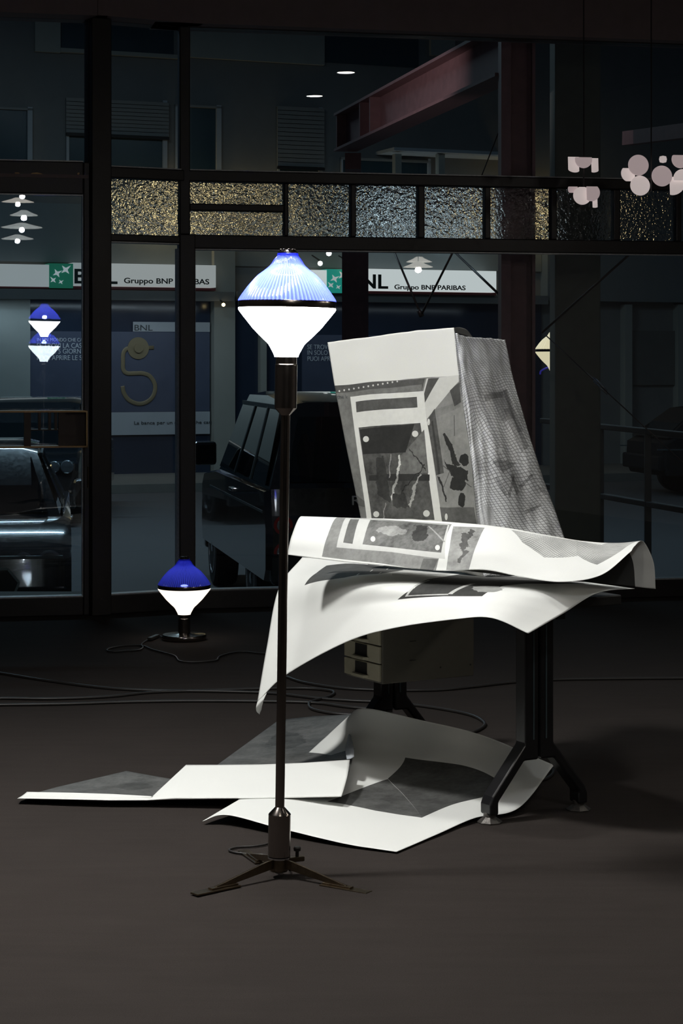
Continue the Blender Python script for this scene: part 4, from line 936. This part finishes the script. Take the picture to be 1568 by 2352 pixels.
# added glowing globes on the far facade, sparkle for the hammered glass
for i, (px, py, m_, q) in enumerate(((376, 470, 'bulb_warm', 0.27), (612, 466, 'bulb_warm', 0.18), (890, 500, 'bulb_cool', 0.24), (1240, 480, 'bulb_warm', 0.25), (1045, 530, 'bulb_cool', 0.18))):
    a, z = FAC.hit(px, py, 0.4); c = FAC.pt(a, z, 0.4)
    s = thing('sparkle_globe', ('added large warm globe on the far wall behind the squarest hammered pane', 'added small warm globe on the far wall behind the two stacked hammered panes', 'added cool globe on the far wall left of the red column', 'added warm globe on the far wall behind the red column', 'added small cool globe on the far wall between the others')[i], 'added globe', c, 'added globes on the far facade')
    mk('globe', lathe([(0.001, -q), (q * .6, -q * .8), (q * .95, -q * .3), (q, 0), (q * .95, q * .3), (q * .6, q * .8), (0.001, q)], 20, c), M[m_], s, True)
    mk('cap', lathe([(q * .7, q * .82), (q * .5, q * 1.1), (q * .1, q * 1.3)], 16, c), M['cord'], s, True)
    mk('bracket', bar(c + Vector((0, 0, q * 1.25)), FAC.pt(a, z + q * 1.25, 0.0), 0.03, 0.03), M['cord'], s)

for i, (px, py, q, m_) in enumerate(((755, 582, 0.055, 'white_bulb'), (735, 605, 0.05, 'white_bulb'), (797, 607, 0.06, 'bulb_warm'), (513, 700, 0.035, 'bulb_warm'))):  # reflected bulbs, modelled as small glowing bulbs at the facade
    a, z = FAC.hit(px, py, 0.62); c = FAC.pt(a, z, 0.62)
    s = thing('glint', ('added bulb for upper white spotlight over the right sign', 'added bulb for lower white spotlight left of the green emblem', 'added bulb for yellow spotlight right of the green emblem', 'tiny warm light on the pale pilaster')[i], 'glint', c, 'small glints modelled on the far shopfront')
    mk('bulb', lathe([(0.001, -q), (q * .75, -q * .7), (q, 0), (q * .75, q * .7), (0.001, q)], 14, c), M[m_], s, True)
    mk('arm', bar(c + Vector((0, 0, q)), FAC.pt(a, z + q + 0.12, 0.2), 0.02, 0.02), M['cord'], s)
# red steel canopy, reflected pillar built as a shaft, tie rods, railing
sf = thing('steel_canopy', 'red steel beam and columns standing outside the shop window', 'steel frame', (1.1, 12.9, ZG))
def ibeam(p, q, h, b, tf, tw):
    p, q = Vector(p), Vector(q); t = (q - p).normalized(); a = t.cross(zU).normalized()
    g = []
    for d0, d1, z0, z1_ in ((-b / 2, b / 2, 0, tf), (-b / 2, b / 2, h - tf, h), (-tw / 2, tw / 2, tf, h - tf)):
        g.append(obox(p, t, a, zU, 0, (q - p).length, d0, d1, z0, z1_))
    return g
bp, bq = Vector((0.03, 17.4, 3.28)), Vector((1.08, 12.85, 3.28))
for nm, g in zip(('beam_flange', 'beam_flange', 'beam_web'), ibeam(bp, bq, 0.33, 0.20, 0.022, 0.014)): mk(nm, g, M['brick_red'], sf)
bt = (bq - bp).normalized(); ba = bt.cross(zU).normalized()
for f_ in (0.05, 0.9, 1.25): mk('stiffener', obox(bp, bt, ba, zU, f_, f_ + 0.03, -0.09, 0.09, 0.02, 0.31), M['brick_red'], sf)
for f_ in (0.82, 1.17):
    for j in range(3):
        mk('bolt', obox(bp, bt, ba, zU, f_, f_ + 0.03, -0.03, 0.03, 0.09 + 0.07 * j, 0.12 + 0.07 * j), M['brick_red'], sf, bevel=0.004)
for nm, g in zip(('column_flange', 'column_flange', 'column_web'), (box(1.005, 1.066, 12.60, 12.86, ZG, 4.6), box(1.205, 1.225, 12.66, 12.86, ZG, 4.6), box(1.066, 1.205, 12.75, 12.765, ZG, 4.6))): mk(nm, g, M['brick_red'], sf)
for nm, g in zip(('column_flange', 'column_flange', 'column_web'), (box(0.005, 0.285, 21.2, 21.22, ZG, 3.28), box(0.005, 0.285, 21.42, 21.44, ZG, 3.28), box(0.135, 0.155, 21.22, 21.42, ZG, 3.28))): mk(nm, g, M['brick_red'], sf)
mk('cross_beam', bar((0.1, 17.4, 3.2), (0.14, 21.3, 3.2), 0.14, 0.14), M['brick_red'], sf)
mk('cross_beam', bar((0.25, 17.3, 3.0), (2.2, 17.9, 3.0), 0.16, 0.16), M['brick_red'], sf)
mk('cross_beam', bar(P(1440, 318, 14.6), P(1690, 286, 12.9), 0.08, 0.10), M['brick_red'], sf)
pl_ = thing('reflected_pillar', 'reflected grey pillar modelled as a shaft outside the right part of the window', 'pillar', (1.55, 13.8, ZG))  # reflection of a pillar, built here as a solid shaft
ux = lambda px, Y: (px - CX) / F * Y
mk('shaft', box(ux(1274, 13.8), ux(1379, 13.8), 13.8, 14.15, ZG, 4.8), M['concrete'], pl_, bevel=0.01); mk('base_block', box(ux(1274, 13.8) - .04, ux(1379, 13.8) + .04, 13.76, 14.19, ZG, ZG + 0.15), M['concrete'], pl_, bevel=0.01)
RODS = [('slim tie rod slanting down to the right above the upright paper', (898, 560, 15.6), (966, 722, 15.2)), ('slim tie rod slanting down to the left above the upright paper', (1050, 558, 14.6), (966, 726, 15.2)), ('short tie rod meeting the red column', (1040, 575, 14.5), (1160, 690, 13.0)), ('tie rod rising to the right above the half-hidden cream lamp', (1244, 764, 13.6), (1500, 535, 13.2)), ('long tie rod with turnbuckle running down to the right edge', (1255, 772, 13.6), (1600, 1092, 13.0)), ('thin tie rod high beside the red column', (1150, 290, 13.1), (1104, 408, 13.6))]
for lab, p, q in RODS:
    o = mk('tie_rod', tube([P(*p), P(*q)], 0.0085 if p[1] != 772 and p[0] != 1150 else 0.0045, 8, 1, True), M['rod'], None, True)
    tag(o, lab, 'rod', 'tie rods outside the window')
    if 'turnbuckle' in lab:
        for dz in (-0.012, 0.012):
            mk('turnbuckle', tube([P(1363, 871, 13.38) + Vector((0, 0, dz)), P(1394, 902, 13.33) + Vector((0, 0, dz))], 0.006, 8, 1, True), M['chrome'], o, True)
    if 'half-hidden' in lab or 'to the right above' in lab:
        mk('clevis', tube([P(*q) if False else P(962, 712, 15.21), P(968, 726, 15.19)], 0.02, 8, 1, True), M['rod'], o, True) if 'to the right above the upright' in lab else None
rl = thing('railing', 'dark metal handrail outside the right part of the window', 'railing', P(1400, 1100, 14.5))
ra, rb = P(1245, 966, 15.8), P(1640, 1006, 12.9); rc, rd_ = P(1245, 1115, 15.8), P(1640, 1184, 12.9)
rb2 = rb + Vector((2.2, 0.5, 0)); rd2 = rd_ + Vector((2.2, 0.5, 0))
mk('top_rail', bar(rb, rb2, 0.05, 0.04), M['rail'], rl, bevel=0.006); mk('lower_rail', bar(rd_, rd2, 0.05, 0.04), M['rail'], rl, bevel=0.006)
for f_ in (0.0, 0.5, 1.0):
    p = rb.lerp(rb2, f_); mk('post', box(p.x - .022, p.x + .022, p.y - .022, p.y + .022, ZG, p.z), M['rail'], rl, bevel=0.003)
mk('top_rail', bar(ra, rb, 0.05, 0.04), M['rail'], rl, bevel=0.006); mk('lower_rail', bar(rc, rd_, 0.05, 0.04), M['rail'], rl, bevel=0.006)
for f_, wd in ((0.165, .045), (0.385, .045), (0.66, .045), (0.27, .015)):
    p = ra.lerp(rb, f_); mk('post', box(p.x - wd / 2, p.x + wd / 2, p.y - wd / 2, p.y + wd / 2, ZG, p.z), M['rail'], rl, bevel=0.003)
fc = P(1272, 836, 14.6)
hl = thing('reflected_lamp', 'reflected cream lamp modelled hanging behind the grey pillar', 'lamp', fc - Vector((0, 0, 0.2)))  # lamp reflection, built as a lamp hung behind the pillar
k3, r3 = shade(hl, P(1272, 805, 14.6).z, M['opal_far'], M['opal_far'], M['nickel'], 0.0, (1, 1, 1), (fc.x, fc.y, 0), 36)
mk('hanging_wire', tube([Vector((fc.x, fc.y, k3(46))), Vector((fc.x, fc.y, 3.2))], 0.003, 6, 1, True), M['cord'], hl)
mk('blue_cord', tube([P(1258, 845, 14.6), P(1255, 845, 14.6), P(1242, 852, 14.6), P(1240, 860, 14.6)], 0.007, 6, 3), M['blue_cable'], hl, True)  # cord of the reflected lamp, a faint glow put into its material

# ------------------------------------------------------------------ cars
def car(name, label, loc, rot, suv=True, face='rear', letters=None, paint='carpaint', group='parked cars'):
    root = bpy.data.objects.new(name, None); root.empty_display_size = 0.3; put(root, None); tag(root, label, 'car', group)
    WL[root] = Vector((0, 0, 0))
    X, Yv, Z = Vector((1, 0, 0)), Vector((0, 1, 0)), Vector((0, 0, 1))
    if suv:
        W = 0.97; body = [(-2.34, 0.42), (-2.45, 0.52), (-2.45, 0.86), (-2.38, 0.95), (-2.36, 1.16), (1.15, 1.14), (2.2, 1.06), (2.38, 0.95), (2.42, 0.55), (2.34, 0.36)]
        gh = [(-2.33, 1.15, 0.93), (-2.02, 1.80, 0.74), (-1.0, 1.87, 0.76), (0.2, 1.86, 0.76), (0.52, 1.79, 0.75), (1.22, 1.13, 0.92)]; wr, wx = 0.37, (-1.45, 1.45)
    else:
        W = 0.88; body = [(-2.05, 0.34), (-2.12, 0.5), (-2.10, 0.86), (-1.9, 0.96), (1.0, 0.94), (1.85, 0.84), (2.06, 0.70), (2.10, 0.42), (2.0, 0.24)]
        gh = [(-2.0, 0.95, 0.82), (-1.45, 1.38, 0.62), (-0.6, 1.47, 0.62), (0.0, 1.45, 0.62), (0.25, 1.40, 0.61), (1.05, 0.93, 0.80)]; wr, wx = 0.31, (-1.25, 1.3)
    # body: the side profile swept across with rounded shoulders
    V, Fc = [], []; st = [(-W, 0.94), (-W + 0.05, 0.985), (-W + 0.16, 1.0), (W - 0.16, 1.0), (W - 0.05, 0.985), (W, 0.94)]; k = len(body)
    cz = 0.7
    for x, s in st:
        for y, z in body: V.append(Vector((x, y * (0.97 + 0.03 * (s - 0.94) / 0.06), cz + (z - cz) * s)))
    for i in range(len(st) - 1):
        for j in range(k): Fc.append([i * k + j, i * k + (j + 1) % k, (i + 1) * k + (j + 1) % k, (i + 1) * k + j])
    Fc.append(list(range(k))[::-1]); Fc.append([(len(st) - 1) * k + j for j in range(k)])
    mk('body', (V, Fc), M[paint], root, True, auto=0.5)
    # cabin
    V, Fc = [], []
    for y, z, wd in gh: V += [Vector((-wd, y, z)), Vector((-wd * 0.8, y, z + (0.03 if z > 1.3 else 0.0))), Vector((wd * 0.8, y, z + (0.03 if z > 1.3 else 0.0))), Vector((wd, y, z))]
    n = len(gh)
    for i in range(n - 1):
        for j in range(3): Fc.append([i * 4 + j, i * 4 + j + 1, (i + 1) * 4 + j + 1, (i + 1) * 4 + j])
    Fc.append([i * 4 for i in range(n)]); Fc.append([i * 4 + 3 for i in range(n)][::-1])
    mk('cabin', (V, Fc), M[paint], root, True, auto=0.35)
    # side panes and pillars
    zb = gh[0][1] + 0.02; zt = max(g[1] for g in gh) - 0.09; w0, w1 = gh[0][2], gh[2][2] + 0.01
    yb0, yt0 = gh[0][0] + 0.2, gh[1][0] + 0.14; yb1, yt1 = gh[-1][0] - 0.2, gh[-2][0] - 0.05
    cuts = (0, 0.28, 0.62, 1.0) if suv else (0, 0.5, 1.0)
    for sx in (-1, 1):
        for a, b in zip(cuts[:-1], cuts[1:]):
            g0, g1 = (0.03 if a > 0 else 0), (0.03 if b < 1 else 0)
            pb = lambda f: Vector((sx * (w0 + 0.004), yb0 + (yb1 - yb0) * f, zb)); pt = lambda f: Vector((sx * (w1 + 0.006), yt0 + (yt1 - yt0) * f, zt))
            o_ = Vector((sx * 0.006, 0, 0.003))
            f0, f1 = a + g0, b - g1
            mk('side_window', hexa([pb(f0), pb(f1), pt(f1), pt(f0), pb(f0) + o_, pb(f1) + o_, pt(f1) + o_, pt(f0) + o_]), M['carglass'], root)
            if b < 1: mk('pillar_trim', bar(pb(b) + o_ * 1.5, pt(b) + o_ * 1.5, 0.05, 0.014, (sx, 0, 0.2)), M['cartrim'], root)
        mk('window_trim', bar(pt(0) + o_ * 1.4, pt(1) + o_ * 1.4, 0.02, 0.035), M['cartrim'], root)
        mk('door_handle', bar((sx * (W + 0.01), -0.35, zb - 0.14), (sx * (W + 0.01), -0.12, zb - 0.14), 0.03, 0.03), M['chrome'], root, bevel=0.006)
        mk('waist_trim', bar((sx * (W - 0.012), -2.2, zb - 0.20), (sx * (W - 0.012), 1.6, zb - 0.22), 0.03, 0.02), M['cartrim'], root)
        mr = [(W + 0.02, gh[-1][0] - 0.42), (W + 0.24, gh[-1][0] - 0.46), (W + 0.25, gh[-1][0] - 0.30), (W + 0.04, gh[-1][0] - 0.20)]
        mk('side_mirror', prism([(sx * a, b) for a, b in mr], (0, 0, zb + 0.02), X, Yv, Z, 0.22), M[paint], root, bevel=0.03)
        for y in wx:
            ty = mk('wheel', lathe([(wr * .66, 0.0), (wr * .95, 0.0), (wr, 0.03), (wr, 0.19), (wr * .95, 0.22), (wr * .66, 0.22)], 32), M['tyre'], root, True, auto=0.5)
            rm = lathe([(wr * .68, 0.02), (wr * .68, 0.0), (wr * .60, 0.02), (wr * .60, 0.06), (0.001, 0.06)], 28)
            sp = [prism([(-0.025, 0.03), (0.025, 0.03), (0.035, wr * .62), (-0.035, wr * .62)], (0, 0, 0.005), Vector((math.cos(t), math.sin(t), 0)), Vector((-math.sin(t), math.cos(t), 0)), (0, 0, 1), 0.03) for t in [i * 2 * math.pi / 7 for i in range(7)]]
            rim = mk('wheel_rim', rm, M['tyre'], root, True)
            spk = mk('wheel_spokes', join(lathe([(wr * .68, 0.015), (wr * .69, -0.004), (wr * .63, -0.004), (wr * .62, 0.015)], 28, closed=False), lathe([(0.05, 0.0), (0.04, -0.006), (0.001, -0.008)], 12), *sp), M['rim'], root)
            for o2 in (ty, rim, spk):
                R = Matrix.Rotation(math.pi / 2 * (-sx), 4, 'Y')
                for v in o2.data.vertices:
                    q = R @ v.co; v.co = Vector((q.x + sx * (W - 0.005), q.y + y, q.z + wr))
        # tail lamp and head lamp
        if suv:
            for zc in (0.88, 0.67):
                def ring(r0, r1, d): return lathe([(r0, 0), (r0, d), (r1, d), (r1, 0)], 24)
                for nm, g, m_ in (('tail_lamp_ring', ring(0.075, 0.052, 0.03), 'redlens'), ('tail_lamp_lens', lathe([(0.052, 0), (0.05, 0.022), (0.001, 0.03)], 20), 'lens')):
                    q = mk(nm, g, M[m_], root, True, auto=0.6)
                    R = Matrix.Rotation(math.pi / 2, 4, 'X')
                    for v in q.data.vertices: v.co = R @ v.co + Vector((sx * (W - 0.13), -2.37 - (0.05 if zc < 0.9 else 0.0), zc))
            hz, hy = 0.90, 2.39
        else: hz, hy = 0.66, 2.02
        for j in (0, 1):
            q = mk('headlamp', lathe([(0.095, 0.0), (0.095, 0.03), (0.08, 0.045), (0.001, 0.055)], 20), M['lens'], root, True, auto=0.6)
            R = Matrix.Rotation(-math.pi / 2, 4, 'X')
            for v in q.data.vertices: v.co = R @ (v.co * (0.9 if j else 1.05)) + Vector((sx * (W - 0.16 - 0.19 * j), hy - 0.02, hz))
    def slope(y0, z0, y1, z1_, wb, wt, m_, nm, off):
        d = Vector((0, y1 - y0, z1_ - z0)).normalized(); nn = Vector((0, -d.z, d.y)) * off
        b = [Vector((-wb, y0, z0)), Vector((wb, y0, z0)), Vector((wt, y1, z1_)), Vector((-wt, y1, z1_))]
        return mk(nm, hexa([q for q in b] + [q + nn for q in b]), M[m_], root)
    g = gh
    lerp = lambda a, b, f: a + (b - a) * f
    slope(lerp(g[0][0], g[1][0], .08), lerp(g[0][1], g[1][1], .08), lerp(g[0][0], g[1][0], .86), lerp(g[0][1], g[1][1], .86), g[0][2] * .86, g[1][2] * .9, 'carglass', 'rear_window', 0.012)
    slope(lerp(g[-1][0], g[-2][0], .06), lerp(g[-1][1], g[-2][1], .06), lerp(g[-1][0], g[-2][0], .92), lerp(g[-1][1], g[-2][1], .92), g[-1][2] * .88, g[-2][2] * .92, 'carglass', 'windscreen', -0.012)
    mk('front_bumper', box(-W * .97, W * .97, body[-2][0] - 0.12, body[-2][0] + 0.05, 0.28, 0.50), M[paint], root, bevel=0.03)
    mk('rear_bumper', box(-W * .97, W * .97, body[1][0] - 0.05, body[1][0] + 0.12, 0.42, 0.66), M[paint], root, bevel=0.03)
    gr = mk('grille', prism([(-0.42, 0.0), (0.42, 0.0), (0.50, 0.20), (0.42, 0.30), (-0.42, 0.30), (-0.50, 0.20)], (0, body[-2][0] + 0.045, 0.34), X, Z, Yv, 0.012), M['recess'], root)
    for a, b in (((-0.50, .20), (-0.42, .30)), ((-0.42, .30), (0.42, .30)), ((0.42, .30), (0.50, .20)), ((0.50, .20), (0.42, 0)), ((-0.50, .20), (-0.42, 0))):
        mk('grille_trim', bar((a[0], body[-2][0] + 0.062, .34 + a[1]), (b[0], body[-2][0] + 0.062, .34 + b[1]), 0.018, 0.014, (0, 1, 0)), M['chrome'], gr)
    mk('bonnet_trim', bar((-W * .93, body[-3][0] - 0.03, body[-3][1] + 0.01), (W * .93, body[-3][0] - 0.03, body[-3][1] + 0.01), 0.05, 0.025), M['cartrim'], root, bevel=0.004)
    if letters:
        text('lettering', letters, 0.105, M['white_enamel'], root, (-0.30, -2.465 + 0.055, 1.03), (1, 0, 0), (0, 0, 1), 0.006, squeeze=1.25)  # chrome lettering whitened to look lit
    root.location = loc; root.rotation_euler = (0, 0, rot)
    return root
car('parked_car', 'large black off-road car seen from behind through the window beside the tall lamp', (-0.05, 18.13, ZG), math.radians(10), True, letters='RANGE ROVER')
car('parked_car', 'low dark car facing the glass door at the left edge', (-3.15, 16.7, ZG), math.radians(188), False)
car('parked_car', 'black off-road car with round headlamps farther back at the left', (-4.30, 28.3, ZG), math.radians(180), True).scale = (0.88, 0.88, 0.88)
car('parked_car', 'distant dark car showing one silver wheel at the right edge', (7.0, 33.2, ZG), math.radians(-78), False, paint='matte_dark')
